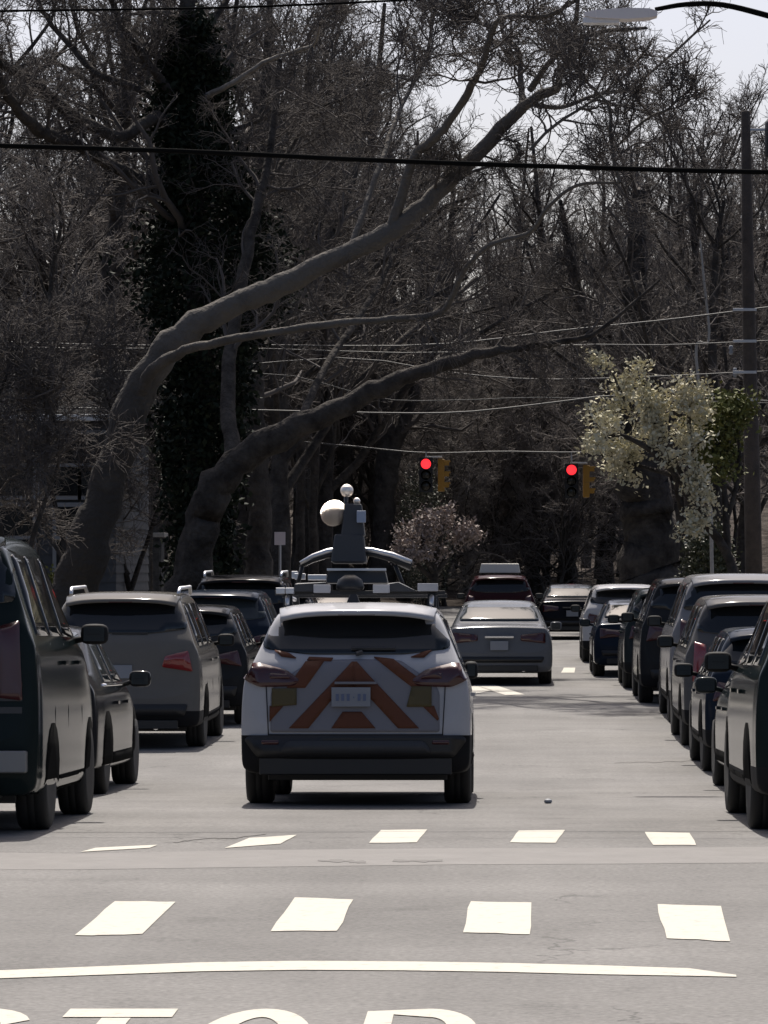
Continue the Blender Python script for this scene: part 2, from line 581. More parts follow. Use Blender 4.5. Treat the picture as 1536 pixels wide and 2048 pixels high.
def body_mesh(name, secs, sub=2):
    """secs: (y, zb, zt, wm, zbelt, wbelt, wt); returns an evaluated, subdivided mesh"""
    ring = []
    for (y, zb, zt, wm, zbelt, wbelt, wt) in secs:
        zbelt = min(zbelt, zt - .05)
        zmid = zb + (zbelt - zb) * .62
        h = [(0, zb), (wm * .80, zb), (wm * .985, zb + .015), (wm * .995, zb + .16 * (zmid - zb) + .05), (wm, zmid),
             (wbelt + (wm - wbelt) * .45, zbelt - .06 * min(1, (zbelt - zmid) * 4)), (wbelt, zbelt),
             (wbelt + (wt - wbelt) * .55, zbelt + (zt - zbelt) * .52), (wt + .02, zt - .05 * min(1, (zt - zbelt) * 3)),
             (wt - .07, zt - .012), (wt * .5, zt), (0, zt + .006)]
        ring.append([(x, y, z) for x, z in h] + [(-x, y, z) for x, z in h[-2:0:-1]])
    n = len(ring[0])
    v = [p for r_ in ring for p in r_]
    f = []
    for k in range(len(ring) - 1):
        for i in range(n):
            j = (i + 1) % n
            f.append((k * n + i, k * n + j, (k + 1) * n + j, (k + 1) * n + i))
    # caps as strips between mirrored points
    half = n // 2
    for base, flip in ((0, False), ((len(ring) - 1) * n, True)):
        for i in range(half):
            a, b = base + i, base + i + 1
            c, d = base + (n - i - 1) % n, base + (n - i) % n
            q = [a, d, c, b] if not flip else [a, b, c, d]
            q2 = []
            for t in q:
                if t not in q2:
                    q2.append(t)
            if len(q2) >= 3:
                f.append(tuple(q2))
    me = bpy.data.meshes.new(name + '_cage')
    me.from_pydata(v, [], f)
    me.update()
    bm = bmesh.new()
    bm.from_mesh(me)
    bmesh.ops.recalc_face_normals(bm, faces=bm.faces[:])
    bm.to_mesh(me)
    bm.free()
    o = bpy.data.objects.new('cage', me)
    COL.objects.link(o)
    md = o.modifiers.new('s', 'SUBSURF')
    md.levels = sub
    dg = bpy.context.evaluated_depsgraph_get()
    dg.update()
    me2 = bpy.data.meshes.new_from_object(o.evaluated_get(dg))
    me2.name = name
    bpy.data.objects.remove(o)
    bpy.data.meshes.remove(me)
    me2.polygons.foreach_set('use_smooth', [True] * len(me2.polygons))
    return me2

def bvh_of(me):
    return BVHTree.FromPolygons([v.co.copy() for v in me.vertices], [tuple(p.vertices) for p in me.polygons])

def rounded(poly, r, n=3):
    """round the corners of a 2-D polygon"""
    out = []
    m = len(poly)
    for i in range(m):
        p, a, b = Vector(poly[i]), Vector(poly[i - 1]), Vector(poly[(i + 1) % m])
        ra = min(r, (a - p).length * .45)
        rb = min(r, (b - p).length * .45)
        s, e = p + (a - p).normalized() * ra, p + (b - p).normalized() * rb
        for k in range(n + 1):
            t = k / n
            out.append(((1 - t) ** 2) * s + 2 * t * (1 - t) * p + t * t * e)
    return out

AX = {'rear': lambda u, w: (Vector((u, -3, w)), Vector((0, 1, 0))),
      'front': lambda u, w: (Vector((u, 12, w)), Vector((0, -1, 0))),
      'left': lambda u, w: (Vector((-4, u, w)), Vector((1, 0, 0))),
      'right': lambda u, w: (Vector((4, u, w)), Vector((-1, 0, 0))),
      'top': lambda u, w: (Vector((u, w, 5)), Vector((0, 0, -1)))}

def patch(name, bvh, side, poly, m, parent, off=.008, r=.03, step=.09, thick=.03, smooth=True):
    """a thin panel that follows the body, outlined by a polygon in its own plane"""
    poly = [Vector(p) for p in (rounded(poly, r) if r else poly)]
    # resample the outline
    bd = []
    for i in range(len(poly)):
        a, b = poly[i], poly[(i + 1) % len(poly)]
        n = max(1, int((b - a).length / step))
        bd += [a.lerp(b, k / n) for k in range(n)]
    xs = [p.x for p in bd]
    ys = [p.y for p in bd]
    pts = list(bd)
    x = min(xs) + step / 2
    while x < max(xs):
        y = min(ys) + step / 2
        while y < max(ys):
            q = Vector((x, y))
            ins = False
            for i in range(len(bd)):
                a, b = bd[i], bd[(i + 1) % len(bd)]
                if (a.y > q.y) != (b.y > q.y) and q.x < (b.x - a.x) * (q.y - a.y) / (b.y - a.y) + a.x:
                    ins = not ins
            if ins and min((q - b).length for b in bd) > step * .4:
                pts.append(q)
            y += step
        x += step
    nb = len(bd)
    V2, E2, F2, *_ = geometry.delaunay_2d_cdt(pts, [], [list(range(nb))], 1, 1e-6)
    v3 = []
    for p in V2:
        o, d = AX[side](p.x, p.y)
        loc, nor, idx, dist = bvh.ray_cast(o, d)
        if loc is None:
            loc, nor, idx, dist = bvh.find_nearest(o + d * 3.0)
        if nor.dot(d) > 0:
            nor = -nor
        v3.append((loc, nor, d))
    outer = [l + n_ * off - d * .001 for l, n_, d in v3]
    nv = len(outer)
    inner = [l + n_ * off - n_ * thick for l, n_, d in v3]
    faces = [tuple(f) for f in F2]
    # make faces look outward
    if faces:
        s = Vector((0, 0, 0))
        for f in faces[:40]:
            a, b, c = outer[f[0]], outer[f[1]], outer[f[2]]
            s += (b - a).cross(c - a)
        if s.dot(v3[0][2]) > 0:
            faces = [tuple(reversed(f)) for f in faces]
    cnt = {}
    for f in faces:
        for i in range(len(f)):
            cnt[(f[i], f[(i + 1) % len(f)])] = 1
    skirt = [(a, b, b + nv, a + nv)[::-1] for (a, b) in cnt if (b, a) not in cnt]
    return pyd(name, outer + inner, faces + skirt, m, parent, smooth)

def wheel_mesh():
    t = MB().lathe([(.20, -.10), (.315, -.10), (.335, -.07), (.335, .07), (.315, .10), (.20, .10)], (0, 0, 0), 'X', 24)
    return t
_tyre = None
_rim = None

def add_wheels(root, L, W, rw, wb, rear_over, rad=.335):
    global _tyre, _rim
    for y in (rear_over, rear_over + wb):
        for s in (-1, 1):
            o = empty('wheel')
            o.parent = root
            o.location = (s * (W / 2 - .125), y, rad)
            o.scale = (1, 1, 1)
            if _tyre is None:
                t = MB().lathe([(.20, -.105), (.31, -.11), (.335, -.085), (.338, -.03), (.332, -.025), (.338, -.02), (.338, .02), (.332, .025), (.338, .03), (.335, .085), (.31, .11), (.20, .105)], (0, 0, 0), 'X', 28)
                _tyre = t.build('tyre', M_tyre, o, True)
                rm = MB().lathe([(.20, -.09), (.215, -.10), (.215, .10), (.20, .09)], (0, 0, 0), 'X', 24)
                for k in range(5):
                    a = 2 * math.pi * k / 5
                    for sx in (-.085, .085):
                        rm.box((sx, .1 * math.cos(a), .1 * math.sin(a)), (.02, .06, .2), rx=a - math.pi / 2)
                rm.lathe([(.05, -.1), (.055, 0), (.05, .1)], (0, 0, 0), 'X', 12)
                _rim = rm.build('rim', M_rim, o)
            else:
                for src in (_tyre, _rim):
                    c = src.copy()
                    COL.objects.link(c)
                    c.parent = o
            if rad != .335:
                o.scale = (1, rad / .335, rad / .335)

SUV = dict(L=4.6, H=1.68, W=1.87, kind='suv')
def suv_secs(L, H, W, box=0.0):
    """box 0 .. 1 makes the tail more upright"""
    h = H
    w = W / 2
    b = .36 * (1 - box) + .14 * box
    belt = .63 * h
    return [(0.0, .40, .60, w * .84, .9, w * .80, w * .78),
            (.03, .34, .74, w * .93, .9, w * .90, w * .86),
            (.05, .29, .60 * h, w * .975, belt, w * .95, w * .90),
            (.062, .26, .695 * h, w * .99, belt, w * .955, w * .88),
            (.150, .26, .738 * h, w * .99, belt, w * .955, w * .86),
            (.14 + b * .5, .25, .86 * h, w, belt, w * .955, w * .78),
            (.11 + b * .85, .25, .965 * h, w, belt, w * .955, w * .70),
            (.11 + b + .12, .25, .985 * h, w, belt, w * .955, w * .695),
            (.22 * L, .24, h, w, belt, w * .955, w * .70),
            (.42 * L, .23, h * 1.005, w, belt, w * .955, w * .71),
            (.56 * L, .23, .985 * h, w, belt, w * .955, w * .70),
            (.65 * L, .23, .86 * h, w, belt * .99, w * .955, w * .73),
            (.745 * L, .24, .67 * h, w * .99, belt * .97, w * .95, w * .80),
            (.76 * L, .24, .645 * h, w * .99, belt * .95, w * .94, w * .80),
            (.90 * L, .25, .60 * h, w * .97, belt * .9, w * .90, w * .74),
            (.97 * L, .27, .52 * h, w * .91, belt * .8, w * .80, w * .66),
            (.993 * L, .32, .45 * h, w * .82, belt * .7, w * .72, w * .62),
            (L, .38, .40 * h, w * .74, belt * .6, w * .66, w * .6)]

def sedan_secs(L, H, W):
    h = H
    w = W / 2
    belt = .62 * h
    return [(0.0, .36, .56, w * .82, .9, w * .78, w * .76),
            (.03, .30, .66, w * .91, .9, w * .88, w * .84),
            (.07, .25, .56 * h, w * .965, belt, w * .93, w * .88),
            (.10, .23, .68 * h, w * .98, belt, w * .93, w * .86),
            (.14, .22, .705 * h, w * .99, belt, w * .935, w * .84),
            (.12 * L, .21, .72 * h, w * .995, belt, w * .94, w * .82),
            (.145 * L, .21, .735 * h, w, belt, w * .945, w * .80),
            (.23 * L, .20, .87 * h, w, belt, w * .95, w * .73),
            (.30 * L, .20, .965 * h, w, belt, w * .95, w * .67),
            (.40 * L, .20, h, w, belt, w * .95, w * .67),
            (.52 * L, .20, .99 * h, w, belt, w * .95, w * .675),
            (.60 * L, .20, .90 * h, w, belt, w * .95, w * .70),
            (.70 * L, .20, .70 * h, w * .99, belt * .98, w * .94, w * .78),
            (.715 * L, .20, .68 * h, w * .99, belt * .96, w * .94, w * .78),
            (.88 * L, .21, .62 * h, w * .965, belt * .9, w * .88, w * .70),
            (.96 * L, .23, .53 * h, w * .90, belt * .8, w * .78, w * .62),
            (.99 * L, .27, .46 * h, w * .80, belt * .7, w * .7, w * .58),
            (L, .33, .41 * h, w * .72, belt * .6, w * .64, w * .56)]

def place(root, X, Y, wb=2.7, ro=.9, yaw=0.):
    """stand a car on the road: rear bumper at Y, tilted with the slope"""
    z0, z1 = gz(Y + ro), gz(Y + ro + wb)
    p = math.atan2(z1 - z0, wb)
    root.rotation_euler = (p, 0, R(yaw))
    root.location = (X, Y, z0 - math.tan(p) * ro)

def spoiler_mesh(wd, y0, y1, z0, z1):
    """roof spoiler: crowned top sloping down to a thin trailing lip"""
    mb = MB()
    nx, ny = 12, 7
    top, bot = [], []
    for j in range(ny):
        t = j / (ny - 1)
        for i in range(nx + 1):
            x = (i / nx - .5) * wd * (1.0 - .04 * (1 - t))
            e = abs(i / nx - .5) * 2
            z = z0 + (z1 - z0) * (1 - (1 - t) ** 1.7) - .038 * e ** 4 - .012 * e ** 2
            y = y0 + (y1 - y0) * t + .06 * e ** 3 * (1 - t)
            top.append((x, y, z))
            bot.append((x, y + .01, z - .028 - .03 * t))
    n = nx + 1
    fs, m = [], len(top)
    for j in range(ny - 1):
        for i in range(nx):
            a = j * n + i
            fs.append((a, a + 1, a + n + 1, a + n))
            fs.append((m + a, m + a + n, m + a + n + 1, m + a + 1))
    for i in range(nx):
        fs.append((i, m + i, m + i + 1, i + 1))
        a = (ny - 1) * n + i
        fs.append((a, a + 1, m + a + 1, m + a))
    for j in range(ny - 1):
        a = j * n
        fs.append((a, a + n, m + a + n, m + a))
        a += nx
        fs.append((a, m + a, m + a + n, a + n))
    return mb.add(top + bot, fs)

_plate_i = 0
def make_car(name, label, cat, X, Y, kind='suv', L=4.6, W=1.85, H=1.68, paint=None, glass=None, box=0.0, group=None, yaw=0., rails=False,
             lamp='side', lamp_mat=None, bumper_black=True, plate=M_white_plate, chrome_line=False, hero=False, extras=None):
    root = empty(name)
    tag(root, label, cat, group)
    gl = glass or M_glass
    lm = lamp_mat or M_reddark
    secs = suv_secs(L, H, W, box) if kind == 'suv' else sedan_secs(L, H, W)
    me = body_mesh('body', secs)
    bo = link('body', me, paint, root)
    if kind == 'suv' and bumper_black:
        me.materials.append(M_cladding)
        zc_ = .575 if hero else .46
        bmc = bmesh.new()
        bmc.from_mesh(me)
        for zz in (zc_, .40):
            bmesh.ops.bisect_plane(bmc, geom=bmc.verts[:] + bmc.edges[:] + bmc.faces[:], plane_co=(0, 0, zz), plane_no=(0, 0, 1))
        bmesh.ops.bisect_plane(bmc, geom=bmc.verts[:] + bmc.edges[:] + bmc.faces[:], plane_co=(0, .55, 0), plane_no=(0, 1, 0))
        bmc.to_mesh(me)
        bmc.free()
        me.polygons.foreach_set('use_smooth', [True] * len(me.polygons))
        me.polygons.foreach_set('material_index', [1 if q.center.z < (zc_ if q.center.y < .55 else .40) else 0 for q in me.polygons])
    bv = bvh_of(me)
    w = W / 2
    h = H
    belt = (.63 if kind == 'suv' else .62) * h
    rear_over, wb = .20 * L, .595 * L
    if kind == 'suv':
        zt, zb2 = h * .945, h * .742
        wt_, wb_ = w * .735, w * .82
        patch('rear_window', bv, 'rear', [(-wb_, zb2 + .05), (-wb_ * .5, zb2), (wb_ * .5, zb2), (wb_, zb2 + .05), (wt_, zt), (-wt_, zt)], gl, root, r=.06)
    else:
        zt, zb2 = h * .945, h * .755
        patch('rear_window', bv, 'rear', [(-w * .76, zb2), (w * .76, zb2), (w * .635, zt), (-w * .635, zt)], gl, root, r=.05)
    # windscreen
    patch('windscreen', bv, 'front', [(-w * .74, h * .70), (w * .74, h * .70), (w * .64, h * .94), (-w * .64, h * .94)], gl, root, r=.05, step=.14)
    # side glass and door seams
    for side in ('left', 'right'):
        s = -1 if side == 'left' else 1
        if kind == 'suv':
            ya = .11 + (.36 * (1 - box) + .14 * box) * .75
            segs = [(ya + .12, .24 * L, .30), (.24 * L + .06, .42 * L, 0), (.42 * L + .06, .64 * L, -.5)]
        else:
            segs = [(.245 * L, .40 * L, .35), (.40 * L + .05, .615 * L, -.55)]
        for k, (a, b, sl) in enumerate(segs):
            z0, z1 = belt + .05, h * .925
            a1 = a + max(0, sl) * 1.0 * (1 if kind != 'suv' else .5)
            b1 = b + min(0, sl) * .9
            patch('side_window', bv, side, [(a, z0), (b, z0), (b1 if b1 > a1 + .1 else a1 + .1, z1), (a1, z1)], gl, root, r=.03, step=.2)
        for yy in ((.42 * L + .03), (.64 * L), .235 * L):
            patch('door_seam', bv, side, [(yy - .007, .34), (yy + .007, .34), (yy + .007, belt), (yy - .007, belt)], M_black, root, off=.002, r=0, step=.4, thick=.01)
        for yy in (.40 * L, .60 * L):
            mb = MB().box((s * (w * .985 + .01), yy - .1, belt - .14), (.03, .17, .03))
            mb.build('door_handle', paint, root)
        # mirror
        mx_ = w - .03 if hero else w + .09          # the survey car drives with its mirrors folded in
        mb = MB().pod((s * mx_, .635 * L, belt + .07), (.12 if hero else .21, .20 if hero else .13, .155))
        mb.tube([(s * (w * .93), .645 * L, belt + .02), (s * (w + .02), .64 * L, belt + .04)], .025, 6)
        mo = mb.build('mirror', M_cladding if kind == 'suv' and not chrome_line else paint, root, True)
        MB().box((s * mx_, .635 * L - (.095 if hero else .058), belt + .07), (.07 if hero else .155, .012, .105)).build('mirror_glass', M_glass2, mo)
        # wheel arches
        for yy in (rear_over, rear_over + wb):
            pl = [(yy + .42 * math.cos(R(t)), .335 + .42 * math.sin(R(t))) for t in range(0, 181, 20)]
            pl = [(yy + .42, .27)] + pl + [(yy - .42, .27)]
            patch('wheel_arch', bv, side, pl, M_arch, root, off=.004, r=0, step=.2, thick=.02)
        # sill
        patch('sill', bv, side, [(rear_over + .45, .27), (rear_over + wb - .45, .27), (rear_over + wb - .45, .37), (rear_over + .45, .37)], M_arch, root, off=.006, r=.01, step=.4)
        if chrome_line:
            patch('window_trim', bv, side, [(.2 * L, belt + .012), (.64 * L, belt + .012), (.64 * L, belt + .035), (.2 * L, belt + .035)], M_chrome, root, off=.008, r=0, step=.3)
        if kind == 'suv' and rails:
            mb = MB().tube([(s * w * .66, .16 * L, h * .99), (s * w * .67, .19 * L, h + .05), (s * w * .67, .52 * L, h + .055), (s * w * .66, .56 * L, h * .985)], .022, 8)
            mb.build('roof_rail', M_alu, root, True)
    add_wheels(root, L, W, .3, wb, rear_over, .345 if kind == 'suv' else .325)
    # tail lamps, plate, bumper
    if not hero:
        for s in (-1, 1):
            if lamp == 'side':
                pl = [(s * w * .90, h * .50), (s * w * .52, h * .53), (s * w * .56, h * .60), (s * w * .84, h * .635)] if kind == 'suv' else \
                     [(s * w * .86, h * .50), (s * w * .40, h * .53), (s * w * .40, h * .60), (s * w * .86, h * .63)]
            elif lamp == 'tall':
                pl = [(s * w * .88, h * .44), (s * w * .70, h * .45), (s * w * .70, h * .68), (s * w * .85, h * .70)]
            patch('tail_light', bv, 'rear', pl, lm, root, off=.014, r=.02, step=.1, thick=.05)
        zb_ = .44 if kind == 'suv' else .40
        if bumper_black:
            patch('bumper', bv, 'rear', [(-w * .80, .40), (w * .80, .40), (w * .84, zb_ + .10), (-w * .84, zb_ + .10)], M_black, root, off=.012, r=.03, step=.15)
        MB().box((0, -.022 if kind != 'suv' else .03, h * .475 if kind != 'suv' else h * .50), (.31, .02, .155)).build('number_plate', plate, root)
        MB().box((0, .10 if kind == 'suv' else .02, h * .575), (.5, .05, .035)).build('plate_garnish', M_chrome if chrome_line else M_black, root)
        mb = MB().box((0, .12, .30), (W * .72, .26, .10))
        mb.build('under_bumper', M_black, root)
        MB().tube([(w * .45, -.0, .27), (w * .45, .35, .28)], .035, 8).build('exhaust_pipe', M_chrome, root)
    MB().box((0, L * .5, .24), (W * .78, L * .78, .08)).build('underbody', M_black, root)
    for s in (-1, 1):
        patch('headlight', bv, 'front', [(s * w * .74, h * .40), (s * w * .42, h * .41), (s * w * .42, h * .46), (s * w * .74, h * .48)], M_glass2, root, off=.01, r=.02, step=.12)
    patch('grille', bv, 'front', [(-w * .36, .40), (w * .36, .40), (w * .40, h * .43), (-w * .40, h * .43)], M_black, root, off=.008, r=.03, step=.2)
    if kind == 'suv' and not hero:
        yb = .11 + (.36 * (1 - box) + .14 * box) * .85
        so = spoiler_mesh(W * .70, yb - .20, yb + .24, h * .955, h * 1.006).build('spoiler', paint, root, True)
        MB().box((0, yb - .188, h * .944), (.28, .012, .016)).build('brake_light', M_reddark, so)
        MB().box((.12, .115 + .02, h * .745), (.42, .02, .022), ).build('wiper', M_black, root)
    place(root, X, Y, wb, rear_over, yaw)
    return root, bv

M_cladding = mat('cladding_black', (.011, .011, .012), .7, spec=.15)
P_white = paint_mat('white_paint', (.44, .44, .455), .35)
P_lightgrey = paint_mat('light_grey_paint', (.20, .20, .21), .3)
P_midgrey = paint_mat('mid_grey_paint', (.10, .098, .098), .3)
P_black = paint_mat('black_paint', (.012, .012, .014), .25)
P_navy = paint_mat('dark_blue_paint', (.014, .020, .032), .25)
P_green = paint_mat('dark_green_paint', (.012, .018, .0185), .25)
P_char = paint_mat('charcoal_paint', (.022, .023, .025), .28)
P_tan = paint_mat('grey_beige_paint', (.14, .133, .123), .3)
P_maroon = paint_mat('dark_red_paint', (.035, .012, .014), .25)
P_silver = paint_mat('silver_paint', (.40, .41, .42), .28, metal=.5)
P_teal = paint_mat('slate_teal_paint', (.022, .028, .030), .25)

# ---- the white survey car
HX, HY = -1.21, 32.35
car, bv = make_car('survey_car', 'white survey car with orange chevron tail stripes and a camera mast on its roof', 'survey car', HX, HY,
                   'suv', L=4.45, W=1.885, H=1.655, paint=P_white, hero=True)
w, h = 1.885 / 2, 1.655
def pz(py, sc=247.0):       # photo row -> height above the ground at the tail of the survey car
    return CAM_H - (py - VPY) / sc + .125
def pxx(px, sc=247.0):
    return (px - 710) / sc
def pp(*q):
    return [(pxx(a), pz(b)) for a, b in q]
for s in (-1, 1):
    t = patch('tail_light', bv, 'rear', [(s * .90, 1.02), (s * .78, .965), (s * .50, .97), (s * .45, 1.02), (s * .56, 1.10), (s * .80, 1.155), (s * .90, 1.14)], M_reddark, car, off=.018, r=.03, step=.08, thick=.06)
    patch('reverse_lens', bv, 'rear', [(s * .70, 1.03), (s * .52, 1.03), (s * .55, 1.065), (s * .70, 1.075)], M_reddark, t, off=.022, r=.015, step=.08)
    patch('rear_reflector', bv, 'rear', [(s * .76, .50), (s * .62, .50), (s * .62, .535), (s * .76, .535)], M_reddark, car, off=.016, r=.01)
# chevrons: inverted V stripes, orange on a silver field, as reflective film
fieldp = pp((540, 1462), (878, 1462), (878, 1385), (870, 1366), (800, 1320), (716, 1317), (620, 1320), (548, 1368), (540, 1385))
patch('reflective_film', bv, 'rear', fieldp, M_ltgrey, car, off=.008, r=.02, step=.045)
def clip_poly(poly, x0, x1, z0, z1):
    def cut(pl, f, inter):
        out = []
        for i in range(len(pl)):
            a, b = pl[i - 1], pl[i]
            fa, fb = f(a), f(b)
            if fa >= 0:
                out.append(a)
                if fb < 0:
                    out.append(inter(a, b, fa, fb))
            elif fb >= 0:
                out.append(inter(a, b, fa, fb))
        return out
    it = lambda a, b, fa, fb: (a[0] + (b[0] - a[0]) * fa / (fa - fb), a[1] + (b[1] - a[1]) * fa / (fa - fb))
    for f in (lambda p: p[0] - x0, lambda p: x1 - p[0], lambda p: p[1] - z0, lambda p: z1 - p[1]):
        poly = cut(poly, f, it)
        if not poly:
            return []
    return poly
stripes = [((690, 1330), (716, 1330), (595, 1452), (572, 1452)), ]
STR = [[(702, 1323), (706, 1323), (706, 1372), (660, 1400), (616, 1455), (577, 1455), (640, 1388)],     # left arm of the inner V
       [(706, 1323), (712, 1323), (772, 1386), (837, 1455), (795, 1455), (744, 1400), (706, 1372)],   # right arm
       [(609, 1323), (647, 1321), (609, 1374), (572, 1374)],                                          # outer left band
       [(538, 1410), (566, 1410), (538, 1442)],
       [(746, 1314), (785, 1318), (862, 1373), (823, 1373)],                                          # outer right band
       [(843, 1410), (867, 1410), (877, 1436), (874, 1440)],
       [(684, 1422), (722, 1422), (750, 1455), (662, 1455)]]
for q in STR:
    patch('chevron_stripe', bv, 'rear', [p for p in pp(*q)], M_orange, car, off=.017, r=0, step=.045, thick=.012)
patch('yellow_panel', bv, 'rear', pp((542, 1375), (592, 1375), (592, 1408), (542, 1412)), M_ochre, car, off=.021, r=.0, step=.05, thick=.012)
patch('yellow_panel', bv, 'rear', pp((822, 1371), (862, 1371), (862, 1412), (812, 1412)), M_ochre, car, off=.021, r=.0, step=.05, thick=.012)
for q in ([(546, 1300), (575, 1306), (590, 1316), (560, 1312)], [(820, 1314), (850, 1302), (862, 1300), (846, 1314)], [(616, 1314), (664, 1316), (660, 1322), (612, 1320)]):
    patch('tape_mark', bv, 'rear', pp(*q), M_orange, car, off=.017, r=0, step=.04, thick=.012)
pl = MB().box((pxx(701), -.005, pz(1392)), (.315, .02, .155))
plo = pl.build('number_plate', M_white_plate, car)
M_pl = mat('plate_ink', (.10, .13, .22), .5)
for k in range(6):
    MB().box((pxx(701) - .11 + k * .044, -.018, pz(1393)), (.024 if k != 3 else .008, .004, .055 if k != 3 else .012)).build('plate_character', M_pl, plo)
MB().box((0, .02, pz(1364)), (.34, .04, .02)).build('plate_garnish', M_ltgrey, car)
patch('bumper', bv, 'rear', [(-.80, .40), (.80, .40), (.90, .54), (.86, .575), (-.86, .575), (-.90, .54)], M_black, car, off=.014, r=.03, step=.1, thick=.05)
patch('skid_plate', bv, 'rear', [(-.62, .43), (.62, .43), (.56, .53), (-.56, .53)], M_dgrey, car, off=.03, r=.04, step=.1, thick=.05)
MB().box((0, .16, .325), (1.56, .30, .14)).box((0, .5, .30), (1.2, .5, .1)).build('under_bumper', M_black, car)
patch('tailgate_seam', bv, 'rear', [(-.70, .575), (.70, .575), (.70, .585), (-.70, .585)], M_black, car, off=.011, r=0, step=.15, thick=.01)
for s in (-1, 1):
    patch('tailgate_seam', bv, 'rear', [(s * .70, .575), (s * .708, .575), (s * .73, .98), (s * .722, .98)], M_black, car, off=.008, r=0, step=.15, thick=.01)
spo = spoiler_mesh(1.30, .20, .62, h * .952, h * 1.006).build('spoiler', P_white, car, True)
MB().box((0, .215, h * .941), (.3, .014, .016)).build('brake_light', M_reddark, spo)
wp = MB().box((.14, .145, pz(1294)), (.36, .035, .022), rx=.5)
wp.tube([(0, .10, pz(1306)), (.05, .12, pz(1302))], .02, 6).build('wiper', M_dgrey, car)
# roof rack: rails, cross bars, boxes, arch legs, mast, camera ball
for s in (-1, 1):
    MB().tube([(s * .60, .85, h - .01), (s * .60, .90, h + .06), (s * .60, 2.3, h + .06), (s * .60, 2.35, h - .01)], .02, 8).build('roof_rail', M_alu, car, True)
zc = pz(1178) + .0
for yy in (1.0, 2.1):
    MB().box((0, yy, zc), (1.42, .07, .035)).build('cross_bar', M_black, car)
    for xx in (-.60, .60):
        MB().box((xx, yy, zc - .06), (.08, .12, .12), taper=.8).build('bar_foot', M_black, car)
for px in (530, 560, 598, 660, 745, 800):
    pass
for (px, wd, m, yy, zz, hh) in ((550, .075, M_alu, .93, 1174, .05), (569, .07, M_alu, .93, 1174, .05), (634, .14, P_white, .92, 1170, .07), (754, .14, P_white, .92, 1170, .07),
                                (848, .17, P_white, .92, 1167, .065), (582, .09, M_alu, 1.5, 1141, .05), (618, .16, M_alu, 1.5, 1143, .045), (570, .05, M_alu, 1.6, 1137, .06), (672, .13, M_alu, 1.5, 1144, .04)):
    MB().box((pxx(px, 243), yy, pz(zz, 243)), (wd, .12, hh)).build('equipment_box', m, car)
for s, px in ((-1, 608), (1, 795)):
    mb = MB()
    x0, z0 = pxx(px, 243), pz(1168, 243)
    mb.add([(x0 - .13, .9, z0 - .03), (x0 + .13, .9, z0 - .03), (x0 + .08 * -s + .05, .9, z0 + .045), (x0 - .12, .9, z0 + .03),
            (x0 - .13, 1.3, z0 - .03), (x0 + .13, 1.3, z0 - .03), (x0 + .08 * -s + .05, 1.3, z0 + .06), (x0 - .12, 1.3, z0 + .05)],
           [(0, 1, 2, 3), (7, 6, 5, 4), (0, 4, 5, 1), (1, 5, 6, 2), (2, 6, 7, 3), (3, 7, 4, 0)])
    mb.build('sensor_housing', M_dgrey, car)
MB().box((pxx(700, 241), 1.5, pz(1142, 241)), (.52, .3, .11), taper=.92).build('equipment_tray', M_dgrey, car)
MB().box((pxx(700, 241), 1.33, pz(1128, 241)), (.50, .05, .02)).build('tray_edge', M_alu, car)
MB().lathe([(.11, 0), (.12, .03), (.10, .09), (.04, .13)], (pxx(690, 241), 1.0, zc + .02), n=16).build('sensor_dome', M_black, car, True)
MB().box((pxx(700), .62, h + .03), (.12, .16, .09), taper=.5).build('roof_fin', M_black, car)
# arch of two curved legs
def q3(px, py, y):
    s_ = FPX / (HY + y)
    return Vector(((px - VPX) / s_ - HX, y, CAM_H - (py - VPY) / s_ + .135))
for pts in ([(600, 1118), (625, 1104), (655, 1094), (690, 1090)], [(700, 1088), (745, 1092), (785, 1102), (822, 1117)]):
    MB().tube([q3(a, b, 1.35) for a, b in pts], [.018, .022, .026, .026], 10).build('mast_arm', M_alu, car, True)
    MB().tube([q3(a, b + 7, 1.36) for a, b in pts], [.016, .024, .03, .04], 8).build('mast_arm_cover', M_black, car, True)
for px in (604, 790):
    MB().tube([q3(px, 1122, 1.36), q3(px + (20 if px > 700 else -12), 1172, 1.36)], .018, 8).build('mast_leg', M_black, car, True)
a0, a1 = q3(698, 1118, 1.4), q3(703, 1060, 1.4)
mb = MB()
mb.box((a0.x, 1.4, (a0.z + a1.z) / 2), (.30, .30, a1.z - a0.z), taper=.82)
mb.build('mast_base', M_dgrey, car)
a2 = q3(706, 1008, 1.4)
mb = MB()
mb.box((a2.x, 1.4, (a1.z + a2.z) / 2 + .01), (.20, .22, a2.z - a1.z + .06), taper=.72)
mo = mb.build('mast', M_dgrey, car)
bx = q3(722, 1025, 1.27)
MB().box(bx, (.075, .06, .10)).build('sensor_box', mat('pale_blue_plastic', (.25, .30, .40), .5), mo)
def ball(name, c, r, m, parent):
    pr = [(max(.002, r * math.sin(math.pi * k / 12)), -r * math.cos(math.pi * k / 12)) for k in range(13)]
    return MB().lathe(pr, c, n=20).build(name, m, parent, True)
M_ball = mat('polished_ball', (.95, .88, .80), .52, metal=1.)
M_fin = mat('glint_fin_metal', (.95, .87, .78), .5, metal=1.)
_hv = (sd + Vector((0, -1, 0))).normalized()
u_ = _hv.cross(Vector((0, 0, 1))).normalized()
w_ = _hv.cross(u_)
fins = MB()  # stack of fins added and tilted to throw back the sun as a glint
fc = q3(667, 1017, 1.40)
